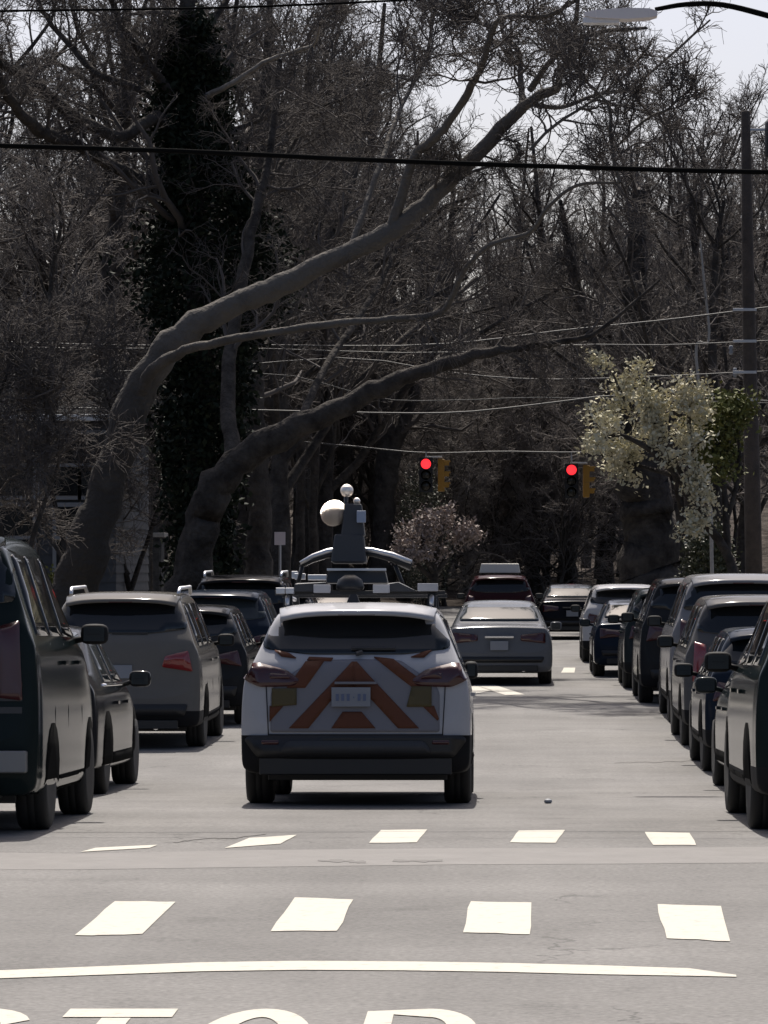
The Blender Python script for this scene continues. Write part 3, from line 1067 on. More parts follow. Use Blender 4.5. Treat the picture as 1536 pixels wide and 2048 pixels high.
for k in range(38):
    t = (k + .5) / 38 * 2 - 1
    rr_ = .108 * math.sqrt(1 - t * t) + .004
    cc = fc + Vector((0, 0, t * .098))
    top = [cc + (u_ * math.cos(2 * math.pi * a / 16) + w_ * math.sin(2 * math.pi * a / 16)) * rr_ for a in range(16)]
    fins.add(top + [p - _hv * .0012 for p in top], [tuple(range(16))] + [tuple(reversed(range(16, 32)))] + [(a, 16 + a, 16 + (a + 1) % 16, (a + 1) % 16) for a in range(16)])
fins.build('sun_glint_fins', M_fin, car)
ball('camera_ball', q3(693, 972, 1.4), .055, M_ball, car)
ball('camera_ball', q3(713, 993, 1.4), .03, M_ball, car)
MB().tube([q3(690, 1030, 1.4), q3(692, 975, 1.4)], .018, 8).build('ball_stem', M_dgrey, car, True)
MB().tube([q3(668, 1020, 1.4), q3(695, 1040, 1.4)], .022, 8).build('ball_arm', M_dgrey, car, True)

# ---- cars in the lane ahead
make_car('sedan', 'sedan with bright roof and dark tail, driving ahead of the survey car', 'car', -.10, 69.2, 'sedan', L=4.85, W=1.86, H=1.46, paint=paint_mat('grey_steel_paint', (.135, .14, .15), .3), glass=M_glass2, chrome_line=True)
c2, _ = make_car('estate_suv', 'maroon suv with a pale roof box, ahead of the dark sedan', 'car', -.13, 101, 'suv', L=4.5, W=1.85, H=1.70, paint=P_maroon, box=.6, lamp='tall')
mb = MB().box((0, 1.9, 1.70 + .17), (1.05, 1.6, .24), taper=.92)
mb.build('roof_box', mat('pale_box_plastic', (.6, .58, .5), .45), c2)

# ---- cars parked on the left
LG = 'cars parked along the left kerb'
v, vb = make_car('van', 'tall dark green van at the left edge, cut by the picture edge', 'van', -3.17 - .98, 27.2, 'suv', L=4.4, W=1.96, H=2.08, paint=P_green, box=.75, group=LG, lamp='tall', bumper_black=False, plate=M_dgrey)
MB().box((0, .02, .50), (1.80, .16, .15)).build('bumper', mat('dull_chrome', (.20, .20, .2), .45, metal=.5), v)
for k in range(3):
    MB().box((.55, .045, 1.02 - k * .085), (.62, .03, .045)).build('tailgate_slat', M_reddark if k == 0 else M_dgrey, v)
MB().box((.42, -.07, .50), (.3, .015, .11)).build('bumper_plate', M_white_plate, v)
make_car('sedan', 'dark sedan with chrome window line parked just ahead of the dark green van', 'car', -3.56 - .92, 35.0, 'sedan', L=4.75, W=1.84, H=1.54, paint=P_char, group=LG, chrome_line=True, glass=M_glass2)
make_car('parked_suv', 'grey beige suv with red tail lamp parked along the left kerb', 'suv', -4.53, 46.9, 'suv', L=4.65, W=1.93, H=1.84, paint=P_tan, group=LG, rails=True, lamp_mat=M_red)
make_car('parked_car', 'dark hatchback parked just ahead of the grey beige suv', 'car', -3.42 - .9, 53.2, 'suv', L=4.3, W=1.82, H=1.60, paint=P_char, group=LG)
make_car('parked_suv', 'black suv parked beside the survey car, right behind its left flank', 'suv', -3.40 - .93, 59.4, 'suv', L=4.7, W=1.88, H=1.74, paint=P_navy, group=LG, glass=M_glass2)
make_car('parked_suv', 'tall black suv with glinting roof rails, showing above the other cars on the left', 'suv', -3.48 - .95, 66.8, 'suv', L=4.9, W=1.95, H=1.92, paint=P_black, group=LG, rails=True, box=.6)
make_car('parked_car', 'dark car half hidden behind the survey car roof rack', 'car', -3.4 - .9, 74, 'suv', L=4.5, W=1.8, H=1.6, paint=P_char, group=LG)
make_car('parked_car', 'dull maroon car seen between the survey car and the sedan', 'car', -3.0 - .9, 84, 'sedan', L=4.6, W=1.8, H=1.45, paint=P_maroon, group=LG)

# ---- cars parked on the right
RG = 'cars parked along the right kerb'
make_car('parked_suv', 'dark green black suv at the right edge, nearest in its row', 'suv', 1.70 + .94, 27.25, 'suv', L=4.7, W=1.88, H=1.75, paint=P_green, group=RG, rails=True)
make_car('sedan', 'dark sedan with greenish glass parked just ahead of the suv at the right edge', 'car', 1.98 + .9, 34.6, 'sedan', L=4.7, W=1.8, H=1.45, paint=P_teal, group=RG, glass=M_glass2)
make_car('parked_car', 'dark blue hatchback, third in the row on the right', 'car', 2.04 + .9, 41.0, 'suv', L=4.2, W=1.8, H=1.50, paint=P_navy, group=RG)
make_car('parked_suv', 'grey suv with tall red tail lamp parked on the right', 'suv', 2.10 + .93, 47.2, 'suv', L=4.6, W=1.86, H=1.80, paint=P_midgrey, group=RG, lamp='tall', lamp_mat=M_red, box=.5)
make_car('parked_van', 'tall pale van with a bright roof, standing behind the grey suv', 'van', 2.22 + .98, 53.6, 'suv', L=5.0, W=1.98, H=2.02, paint=P_lightgrey, group=RG, box=.8, lamp='tall')
make_car('parked_suv', 'tall dark suv standing left of the bright van roof', 'suv', 2.05 + .95, 60.6, 'suv', L=4.8, W=1.92, H=1.92, paint=P_char, group=RG, box=.5)
make_car('parked_car', 'slate coloured car parked ahead of the tall dark suv on the right', 'car', 2.0 + .9, 67.2, 'suv', L=4.4, W=1.82, H=1.70, paint=P_teal, group=RG)
make_car('sedan', 'low dark sedan where the row on the right juts into the road', 'car', 1.62 + .9, 73.6, 'sedan', L=4.6, W=1.8, H=1.43, paint=P_navy, group=RG)
make_car('parked_car', 'white roofed car farthest along the row on the right', 'car', 1.60 + .9, 83, 'suv', L=4.4, W=1.8, H=1.62, paint=P_white, group=RG)
make_car('distant_car', 'small dark car with a grey windscreen far down the road', 'car', 1.25 + .5, 104, 'sedan', L=4.5, W=1.78, H=1.45, paint=P_black, glass=M_glass2)

# ------------------------------------------------------------------ trees
class Rnd:
    def __init__(s, seed): s.r = np.random.default_rng(seed)

def _norm(a):
    return a / np.maximum(np.linalg.norm(a, axis=-1, keepdims=True), 1e-9)

def tubes_np(Pts, Rad, n):
    """Pts [B,K,3], Rad [B,K] -> vertices, quads"""
    B, K, _ = Pts.shape
    d = _norm(Pts[:, -1] - Pts[:, 0])
    ref = np.where(np.abs(d[:, 2:3]) < .9, np.array([[0, 0, 1.]]), np.array([[1., 0, 0]]))
    u = _norm(np.cross(d, ref))
    w = np.cross(d, u)
    a = np.arange(n) * 2 * np.pi / n
    off = u[:, None, None, :] * np.cos(a)[None, None, :, None] + w[:, None, None, :] * np.sin(a)[None, None, :, None]
    V = Pts[:, :, None, :] + off * Rad[:, :, None, None]
    idx = np.arange(B * K * n).reshape(B, K, n)
    a0 = idx[:, :-1, :]
    a1 = np.roll(a0, -1, axis=2)
    b0 = idx[:, 1:, :]
    b1 = np.roll(b0, -1, axis=2)
    F = np.stack([a0, a1, b1, b0], -1).reshape(-1, 4)
    return V.reshape(-1, 3), F

def grow(rs, Pp, Rp, nper, lenf, ang, t0, t1, K, up=.15, wob=.22, rr=.55, rmin=.01, lmin=.3, tip=.35):
    """children along every parent branch"""
    r = rs.r
    B, Kp, _ = Pp.shape
    plen = np.linalg.norm(np.diff(Pp, axis=1), axis=2).sum(1)
    ip = np.repeat(np.arange(B), nper)
    t = r.uniform(t0, t1, ip.size)
    x = t * (Kp - 1)
    k = np.minimum(x.astype(int), Kp - 2)
    f = (x - k)[:, None]
    pos = Pp[ip, k] * (1 - f) + Pp[ip, k + 1] * f
    rad = Rp[ip, k] * (1 - f[:, 0]) + Rp[ip, k + 1] * f[:, 0]
    tan = _norm(Pp[ip, k + 1] - Pp[ip, k])
    perp = r.normal(size=(ip.size, 3))
    perp = _norm(perp - tan * (perp * tan).sum(1, keepdims=True))
    a = np.radians(r.uniform(ang[0], ang[1], ip.size))[:, None]
    d = tan * np.cos(a) + perp * np.sin(a)
    d[:, 2] += up
    d = _norm(d)
    L = np.maximum(lmin, lenf * plen[ip] * (1 - .55 * t) * r.uniform(.6, 1.25, ip.size))
    Pc = np.zeros((ip.size, K, 3))
    Pc[:, 0] = pos
    for j in range(1, K):
        d = d + r.normal(size=d.shape) * wob
        d[:, 2] += up * .25
        d = _norm(d)
        Pc[:, j] = Pc[:, j - 1] + d * (L / (K - 1))[:, None]
    r0 = np.maximum(rmin, np.minimum(rad * rr * r.uniform(.7, 1.1, ip.size), L * .035))
    Rc = r0[:, None] * np.linspace(1, tip, K)[None, :]
    Rc = np.maximum(Rc, rmin * .7)
    return Pc, Rc

def mesh_np(name, parts, m, smooth=True):
    V, F, n = [], [], 0
    for v, f in parts:
        V.append(v)
        F.append(f + n)
        n += len(v)
    V = np.concatenate(V)
    F = np.concatenate(F)
    me = bpy.data.meshes.new(name)
    me.vertices.add(len(V))
    me.vertices.foreach_set('co', V.astype(np.float32).ravel())
    w_ = F.shape[1]
    me.loops.add(F.size)
    me.loops.foreach_set('vertex_index', F.astype(np.int32).ravel())
    me.polygons.add(len(F))
    me.polygons.foreach_set('loop_start', np.arange(0, F.size, w_, dtype=np.int32))
    me.update(calc_edges=True)
    me.materials.append(m)
    if smooth:
        me.polygons.foreach_set('use_smooth', [True] * len(F))
    return me

def leaves_np(rs, pts, per, spread, size, flat=0.0):
    r = rs.r
    c = np.repeat(pts, per, axis=0) + r.normal(size=(len(pts) * per, 3)) * spread
    n = _norm(r.normal(size=c.shape) + np.array([0, 0, flat]))
    u = _norm(np.cross(n, r.normal(size=c.shape)))
    w = np.cross(n, u)
    s = size * r.uniform(.6, 1.4, (len(c), 1))
    V = np.stack([c - u * s, c - w * s * .55 + n * s * .12, c + u * s, c + w * s * .55 + n * s * .12], 1).reshape(-1, 3)
    F = np.arange(len(V)).reshape(-1, 4)
    return V, F

def resample(pts, rad, K):
    """smooth Catmull-Rom path through points"""
    pts = np.array(pts, float)
    rad = np.array(rad, float)
    q = np.vstack([2 * pts[0] - pts[1], pts, 2 * pts[-1] - pts[-2]])
    n = len(pts) - 1
    out, ro = [], []
    for i in range(K):
        x = i / (K - 1) * n
        k = min(int(x), n - 1)
        t = x - k
        p0, p1, p2, p3 = q[k], q[k + 1], q[k + 2], q[k + 3]
        out.append(.5 * (2 * p1 + (p2 - p0) * t + (2 * p0 - 5 * p1 + 4 * p2 - p3) * t * t + (3 * p1 - p0 - 3 * p2 + p3) * t ** 3))
        ro.append(rad[k] * (1 - t) + rad[k + 1] * t)
    return np.array(out), np.array(ro)

def bg_tree_meshes(seed, H, spread=1.0, dens=1.0, pale=False, trunk_r=.26, clear=.28):
    rs = Rnd(seed)
    r = rs.r
    K = 11
    z = np.linspace(0, H * .92, K)
    x = np.cumsum(r.normal(size=K) * .16)
    y = np.cumsum(r.normal(size=K) * .16)
    tp = np.stack([x - x[0], y - y[0], z], 1)[None]
    tr = (trunk_r * np.linspace(1, .16, K) ** .9)[None]
    tr[0, 0] *= 1.45
    forks = []
    l1, r1 = grow(rs, tp, tr, int(16 * dens), .44 * spread, (32, 68), clear, .97, 8, up=.16, wob=.16, rr=.6, rmin=.03)
    l2, r2 = grow(rs, l1, r1, 8, .50, (28, 65), .18, .98, 6, up=.10, wob=.22, rr=.6, rmin=.018)
    l3, r3 = grow(rs, l2, r2, 7, .50, (25, 65), .12, 1., 4, up=.06, wob=.25, rr=.6, rmin=.012)
    l4, r4 = grow(rs, l3, r3, 4, .60, (20, 60), .15, 1., 3, up=.02, wob=.3, rr=.7, rmin=.009)
    trunk = mesh_np('trunk', [tubes_np(tp, tr, 10), tubes_np(l1, r1, 6)], M_bark_pale if pale else M_bark)
    crown = mesh_np('crown', [tubes_np(l2, r2, 4), tubes_np(l3, r3, 3), tubes_np(l4, r4, 3)], M_twig_pale if pale else M_twig)
    return trunk, crown

VAR = [bg_tree_meshes(100 + i, H, sp, de, pale, tr_, cl) for i, (H, sp, de, pale, tr_, cl) in enumerate([
    (20, 1.0, 1.0, False, .30, .28), (23, .9, 1.1, False, .34, .30), (17, 1.15, 1.0, True, .22, .22),
    (21, 1.0, 1.1, False, .26, .35), (15, 1.2, 1.0, True, .18, .15), (24, .85, 1.2, False, .36, .3), (18, 1.55, 1.25, False, .36, .26), (9, 1.5, 1.3, True, .10, .06)])]

def tree_obj(name, label, loc, var, rz, sc, group):
    root = empty(name, loc, rz)
    root.scale = (sc, sc, sc)
    tag(root, label, 'tree', group)
    for nm, me in zip(('trunk', 'crown'), VAR[var]):
        o = bpy.data.objects.new(nm, me)
        COL.objects.link(o)
        o.parent = root
    return root

rt = random.Random(21)
def put_trees(spots, label, group, zfun=ground_z):
    for (x, y, var, sc) in spots:
        tree_obj('bare_tree', label, (x, y, zfun(x, y) - .1), var, rt.uniform(0, 6.28), sc, group)

# wood on the rising ground behind the crossing
spots = []
for row, (y, n) in enumerate([(172, 9), (184, 10), (197, 10), (212, 11), (230, 12), (252, 12)]):
    xa, xb = -1180 / FPX * y, 640 / FPX * y
    for i in range(n):
        x = xa + (xb - xa) * (i + rt.uniform(.1, .9)) / n
        px = VPX + x / y * FPX
        sc = rt.uniform(.80, 1.0)
        if px > 1080: sc *= .90
        if px < 200: sc *= .85
        spots.append((x, y + rt.uniform(-5, 5), rt.choice([0, 1, 2, 3, 4, 5, 2]), sc))
put_trees(spots, 'bare tree in the dense grey wood closing the end of the street', 'bare trees in the wood at the end of the street')
# trees in the gardens on both sides
for i in range(46):
    y = rt.uniform(150, 172)
    px = rt.uniform(-60, 1560)
    sc = rt.uniform(.55, .9)
    if 760 < px < 1260:
        y = rt.uniform(158, 176)
    if px > 1100: sc = min(sc, .75)
    spots2 = ((px - VPX) / FPX * y, y, rt.choice([4, 2, 4, 3, 0]), sc)
    spots.append(spots2)
for i in range(40):
    y = rt.uniform(153, 182)
    px = rt.uniform(700, 1330) if i % 4 else rt.uniform(100, 700)
    spots.append(((px - VPX) / FPX * y, y, 7, rt.uniform(.7, 1.15)))
put_trees(spots[-86:], 'low bushy bare tree at the near edge of the wood beyond the signals', 'low bare trees at the near edge of the wood')
spots = []
for (px, Y, var, sc) in [(60, 92, 4, .8), (140, 118, 3, .85), (250, 105, 1, .95), (330, 135, 5, 1.0), (430, 112, 0, 1.0), (470, 140, 1, 1.0), (545, 128, 3, .95), (590, 150, 5, 1.0), (620, 140, 2, .9),
                         (690, 160, 1, 1.0), (-60, 130, 2, .9), (-120, 100, 1, .9), (20, 145, 0, .85), (200, 150, 5, .9), (-250, 120, 3, 1.0), (100, 160, 3, .85), (430, 122, 6, .95), (560, 110, 6, .9), (640, 140, 6, 1.0), (300, 120, 6, .95), (520, 148, 6, 1.1), (180, 128, 6, .9), (360, 155, 5, 1.1), (680, 152, 5, 1.05)]:
    spots.append(((px - VPX) / FPX * Y, Y, var, sc))
put_trees(spots, 'bare garden tree behind the parked cars on the left of the street', 'bare garden trees left of the street')
spots = []
for (px, Y, var, sc) in [(1385, 128, 2, .85), (1440, 140, 4, .95), (1500, 122, 2, .75), (1590, 110, 4, .9), (1560, 150, 0, .75), (1430, 160, 3, .8), (1650, 135, 3, .8), (1700, 100, 2, .8), (1340, 152, 5, .72), (1430, 108, 6, .72), (1390, 126, 6, .85), (1360, 145, 6, .95), (1480, 135, 6, .8)]:
    spots.append(((px - VPX) / FPX * Y, Y, var, sc))
put_trees(spots, 'bare garden tree behind the parked cars on the right of the street', 'bare garden trees right of the street')

# ---- the large old trees, drawn limb by limb
def big_tree(name, label, base_px, Y, limbs, seed, group=None, bark=M_bark, dens=1.0, crown_mat=M_twig, fine=1.0, up=.1):
    """limbs: list of dict(p=[(px, py, width_px)], dy=depth drift in metres, kids=..., part=...)"""
    bp = G(*base_px) if base_px[1] > VPY + 30 else None
    gx = (base_px[0] - VPX) / FPX * Y
    root = empty(name, (gx, Y, ground_z(gx, Y)))
    tag(root, label, 'tree', group)
    o = np.array(root.location)
    rs = Rnd(seed)
    crown = []
    for lb in limbs:
        n = len(lb['p'])
        pts, rad = [], []
        ws = lb.get('w', .68)
        for i, (px, py, wd) in enumerate(lb['p']):
            wd = wd * ws
            y = Y + lb.get('y0', 0) + lb.get('dy', 0) * i / (n - 1)
            pts.append(np.array(P(px, py, y)) - o)
            rad.append(wd / 2 / FPX * y)
        K = max(10, n * 4)
        pt, rd = resample(pts, rad, K)
        r = rs.r
        pt[1:-1] += r.normal(size=(K - 2, 3)) * rd[1:-1, None] * .13
        rd = rd * (1 + .05 * np.sin(np.arange(K) * r.uniform(.5, .9) + r.uniform(0, 6)) + r.uniform(-.02, .02, K))
        ns = 14 if lb.get('part') == 'trunk' else 10
        me = mesh_np(lb.get('part', 'limb'), [tubes_np2(pt, rd, ns)], lb.get('mat', bark))
        link(lb.get('part', 'limb'), me, None, root)
        if lb.get('kids', 1):
            Pp, Rp = pt[None], rd[None]
            t0 = lb.get('t0', .3)
            k = int(lb.get('kids', 1) * 9 * dens)
            l1, r1 = grow(rs, Pp, Rp, k, lb.get('kl', .34), (30, 75), t0, 1., 7, up=up, wob=.24, rr=.42, rmin=.02)
            r1 = np.minimum(r1, .085)
            l2, r2 = grow(rs, l1, r1, 7, .5, (28, 70), .15, 1., 5, up=.06, wob=.28, rr=.6, rmin=.012)
            l3, r3 = grow(rs, l2, r2, int(6 * fine * lb.get('f', 1)), .5, (25, 65), .12, 1., 4, up=.04, wob=.3, rr=.62, rmin=.0075)
            l4, r4 = grow(rs, l3, r3, max(1, int(3 * fine * lb.get('f', 1))), .6, (25, 60), .15, 1., 3, up=.0, wob=.3, rr=.7, rmin=.006)
            crown += [tubes_np(l1, r1, 5), tubes_np(l2, r2, 4), tubes_np(l3, r3, 3), tubes_np(l4, r4, 3)]
    if crown:
        link('crown', mesh_np('crown', crown, crown_mat), None, root)
    return root

def tubes_np2(pt, rd, n):
    v, f = tube_arrays([Vector(p) for p in pt], list(rd), n, False)
    return np.array([tuple(p) for p in v]), np.array(f)

# leaning tree on the left whose long limb climbs across the picture
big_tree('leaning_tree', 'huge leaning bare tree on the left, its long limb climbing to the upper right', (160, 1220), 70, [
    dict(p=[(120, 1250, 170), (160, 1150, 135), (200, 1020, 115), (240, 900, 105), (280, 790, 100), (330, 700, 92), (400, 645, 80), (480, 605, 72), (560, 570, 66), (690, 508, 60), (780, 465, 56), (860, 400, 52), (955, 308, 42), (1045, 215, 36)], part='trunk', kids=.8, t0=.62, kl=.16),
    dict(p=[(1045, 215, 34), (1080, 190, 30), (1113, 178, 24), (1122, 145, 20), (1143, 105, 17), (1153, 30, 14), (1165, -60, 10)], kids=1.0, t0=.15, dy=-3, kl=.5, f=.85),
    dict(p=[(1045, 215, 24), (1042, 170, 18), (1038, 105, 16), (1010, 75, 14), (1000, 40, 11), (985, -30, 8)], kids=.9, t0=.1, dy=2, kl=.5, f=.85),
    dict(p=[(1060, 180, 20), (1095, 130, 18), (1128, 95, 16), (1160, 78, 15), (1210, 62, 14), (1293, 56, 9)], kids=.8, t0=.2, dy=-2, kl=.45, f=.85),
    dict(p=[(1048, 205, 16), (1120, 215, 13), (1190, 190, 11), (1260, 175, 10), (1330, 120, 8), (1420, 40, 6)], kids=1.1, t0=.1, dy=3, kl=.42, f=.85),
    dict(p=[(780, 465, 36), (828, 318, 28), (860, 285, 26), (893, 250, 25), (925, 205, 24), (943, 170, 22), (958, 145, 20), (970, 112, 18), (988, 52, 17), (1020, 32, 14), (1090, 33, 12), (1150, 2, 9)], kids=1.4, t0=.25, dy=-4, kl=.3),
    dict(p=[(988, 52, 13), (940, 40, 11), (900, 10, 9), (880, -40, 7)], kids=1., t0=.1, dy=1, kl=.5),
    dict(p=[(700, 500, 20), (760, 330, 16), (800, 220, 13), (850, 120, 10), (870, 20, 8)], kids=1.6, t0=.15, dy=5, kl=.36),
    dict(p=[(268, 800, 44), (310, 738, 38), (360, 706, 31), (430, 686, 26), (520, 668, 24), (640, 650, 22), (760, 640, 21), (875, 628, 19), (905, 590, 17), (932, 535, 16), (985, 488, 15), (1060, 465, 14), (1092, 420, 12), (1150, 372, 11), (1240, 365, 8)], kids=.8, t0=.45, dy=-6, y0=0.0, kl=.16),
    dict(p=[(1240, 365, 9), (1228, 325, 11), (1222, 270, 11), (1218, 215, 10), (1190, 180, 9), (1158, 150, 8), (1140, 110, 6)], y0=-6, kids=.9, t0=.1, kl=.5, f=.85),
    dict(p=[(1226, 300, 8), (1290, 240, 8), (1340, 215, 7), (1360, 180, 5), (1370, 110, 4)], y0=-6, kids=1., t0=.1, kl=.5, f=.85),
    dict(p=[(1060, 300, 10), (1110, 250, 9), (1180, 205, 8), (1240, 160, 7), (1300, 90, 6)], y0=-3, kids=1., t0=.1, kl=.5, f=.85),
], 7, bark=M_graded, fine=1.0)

# upright ivy-covered tree behind it
big_tree('ivy_clad_tree', 'tall upright tree on the left, its dark trunk thickly clad in ivy', (400, 1210), 84, [
    dict(p=[(405, 1230, 120), (410, 1100, 90), (405, 900, 80), (400, 700, 76), (390, 500, 70), (380, 330, 64), (378, 160, 56), (375, 0, 48), (372, -150, 36)], part='trunk', kids=1.2, t0=.45, kl=.35),
    dict(p=[(380, 330, 46), (320, 235, 40), (240, 275, 36), (140, 225, 38), (65, 165, 34), (0, 125, 26), (-60, 60, 18)], kids=1.3, t0=.3, dy=-4, kl=.3),
    dict(p=[(385, 420, 40), (260, 350, 38), (170, 300, 36), (100, 272, 40), (50, 235, 34), (10, 180, 28), (-40, 60, 20)], kids=1.1, t0=.3, dy=-6, kl=.3),
    dict(p=[(375, 280, 34), (300, 190, 26), (200, 150, 22), (140, 90, 18), (90, 30, 14), (60, -40, 10)], kids=1.5, t0=.2, dy=3, kl=.36),
    dict(p=[(375, 230, 30), (300, 130, 24), (250, 60, 20), (215, -20, 15)], kids=1.5, t0=.2, dy=-2, kl=.4),
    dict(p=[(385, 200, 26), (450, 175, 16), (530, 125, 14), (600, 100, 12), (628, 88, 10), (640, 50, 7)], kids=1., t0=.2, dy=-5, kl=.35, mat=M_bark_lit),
    dict(p=[(390, 290, 26), (470, 260, 16), (560, 225, 13), (650, 210, 11), (720, 180, 9), (790, 120, 7)], kids=1.5, t0=.2, dy=3, kl=.36),
    dict(p=[(378, 120, 26), (440, 20, 20), (500, -70, 14)], kids=1.2, t0=.2, dy=2, kl=.5),
    dict(p=[(395, 520, 24), (470, 430, 20), (560, 330, 16), (640, 180, 12), (680, 60, 9)], kids=1.6, t0=.2, dy=6, kl=.36),
], 11)
# tree with the dark limb that dips over the lane
big_tree('arching_tree', 'dark tree with a thick arching limb reaching low over the lane', (372, 1215), 78, [
    dict(p=[(360, 1235, 150), (385, 1130, 118), (405, 1030, 105), (440, 960, 98), (500, 905, 88), (580, 862, 78), (700, 805, 62), (770, 772, 54), (830, 748, 46), (900, 725, 40), (970, 707, 32), (1040, 697, 27), (1120, 684, 20), (1200, 660, 13), (1320, 560, 7)], part='trunk', kids=.8, t0=.55, kl=.14, dy=-2),
    dict(p=[(470, 935, 50), (455, 800, 44), (470, 640, 40), (500, 480, 32), (540, 300, 24), (560, 120, 16)], kids=1.3, t0=.3, dy=5, kl=.32),
    dict(p=[(590, 860, 26), (660, 720, 22), (740, 600, 18), (800, 480, 14), (850, 330, 10)], kids=1.4, t0=.2, dy=8, kl=.32),
], 13)
big_tree('straight_tree', 'straight dark trunk standing between the arching limb and the white sign', (518, 1200), 96, [
    dict(p=[(520, 1210, 95), (520, 1120, 76), (517, 1000, 74), (512, 900, 74), (505, 780, 66), (500, 600, 56), (510, 400, 44), (530, 200, 32), (540, 0, 20)], part='trunk', kids=1.8, t0=.35, kl=.3),
    dict(p=[(505, 760, 40), (570, 640, 34), (640, 520, 28), (700, 380, 20), (740, 220, 13)], kids=1.4, t0=.3, kl=.34, dy=5)], 17)
big_tree('far_tree', 'broad dark trunk behind the camera mast of the survey car', (765, 1180), 150, [
    dict(p=[(765, 1190, 85), (765, 1090, 66), (768, 1000, 66), (778, 920, 70), (775, 860, 60), (760, 760, 50), (745, 600, 42), (740, 400, 30), (750, 200, 18)], part='trunk', kids=2., t0=.35, kl=.28),
    dict(p=[(785, 900, 44), (830, 780, 34), (880, 640, 26), (900, 480, 20), (910, 320, 12)], kids=1.6, t0=.3, kl=.36)], 19)
big_tree('slim_tree', 'first of the slim dark trunks left of the glinting camera ball', (600, 1180), 132, [
    dict(p=[(600, 1185, 34), (600, 1050, 27), (603, 900, 25), (600, 700, 22), (590, 450, 16), (585, 250, 9)], part='trunk', kids=2., t0=.4, kl=.3)], 23)
big_tree('slim_tree', 'second slim dark trunk, right beside the glinting camera ball', (628, 1180), 128, [
    dict(p=[(628, 1185, 34), (627, 1050, 25), (630, 900, 24), (640, 700, 20), (650, 450, 14), (655, 250, 9)], part='trunk', kids=2., t0=.4, kl=.3)], 29)
big_tree('broad_tree', 'very broad black trunk on the right, above the white roofed car', (1305, 1200), 118, [
    dict(p=[(1308, 1235, 150), (1308, 1150, 130), (1303, 1060, 118), (1290, 990, 100), (1280, 900, 84), (1275, 780, 70), (1270, 640, 56), (1275, 480, 40), (1280, 380, 24)], w=1.0, part='trunk', kids=2.0, t0=.4, kl=.26),
    dict(p=[(1285, 960, 62), (1340, 860, 48), (1400, 740, 40), (1440, 600, 30), (1455, 460, 18)], kids=1.8, t0=.3, kl=.32),
    dict(p=[(1275, 900, 54), (1220, 780, 42), (1170, 640, 30), (1140, 500, 20), (1120, 400, 12)], kids=1.8, t0=.3, kl=.32)], 31)

# thin bare shrubs and saplings low on the left
big_tree('sapling', 'thin pale sapling rising over the flat topped pier on the left', (305, 1200), 98, [
    dict(p=[(303, 1180, 9), (303, 1060, 8), (304, 960, 7), (306, 880, 5)], part='trunk', kids=1., t0=.3, kl=.5)], 37, bark=M_bark_pale, fine=.6)
big_tree('sapling', 'slim pale sapling behind the cream blossoming tree, right of it', (1415, 1200), 92, [
    dict(p=[(1425, 1190, 12), (1420, 1000, 11), (1400, 800, 10), (1393, 690, 8), (1418, 680, 8), (1408, 560, 7), (1400, 480, 4)], part='trunk', kids=1., t0=.3, kl=.3)], 39, bark=mat('silver_bark', (.3, .29, .27), .8), fine=.6)
for i, (px, Y, sd_) in enumerate([(30, 62, 41), (150, 80, 43), (262, 88, 47)]):
    big_tree('bare_shrub', ['tangle of bare branches at the left edge above the dark green van', 'bare shrub in front of the grey house wall, left of the leaning tree', 'bare shrub behind the grey beige suv'][i], (px, 1200), Y, [
        dict(p=[(px, 1190, 20), (px - 30, 1050, 15), (px - 60, 900, 11), (px - 20, 760, 8), (px + 30, 640, 5)], part='trunk', kids=1.6, t0=.2, kl=.42),
        dict(p=[(px, 1180, 16), (px + 50, 1030, 13), (px + 90, 900, 10), (px + 60, 780, 7)], kids=1.6, t0=.2, kl=.42),
        dict(p=[(px - 5, 1150, 14), (px - 80, 1020, 11), (px - 130, 900, 8), (px - 170, 760, 5)], kids=1.6, t0=.2, kl=.42)], sd_, up=.02)

# ivy on the upright trunk: leaf clumps round it
def ivy_on(root, path, radius, n, seed, m=M_ivy, size=.075):
    rs = Rnd(seed)
    r = rs.r
    o = np.array(root.location)
    pts, rad = resample([np.array(P(px, py, Y)) - o for px, py, Y in path], [a for a in radius], 60)
    k = r.integers(0, 60, n)
    a = r.uniform(0, 2 * np.pi, n)
    rr = rad[k] * (1 + .35 * np.abs(r.normal(size=n)) + .35 * np.sin(pts[k, 2] * 1.7 + a * 2))
    c = pts[k] + np.stack([np.cos(a) * rr, np.sin(a) * rr, r.normal(size=n) * .2], 1)
    me = mesh_np('ivy', [leaves_np(rs, c, 5, .10, size, .3)], m, False)
    link('ivy', me, None, root)
iv = [o for o in bpy.data.objects if o.name.startswith('ivy_clad_tree')][0]
ivy_on(iv, [(408, 1150, 84), (405, 900, 84), (420, 700, 84), (430, 560, 84), (415, 400, 84), (385, 250, 84), (378, 60, 84)], [.45, .5, .7, .95, .75, .45, .3], 6500, 5)

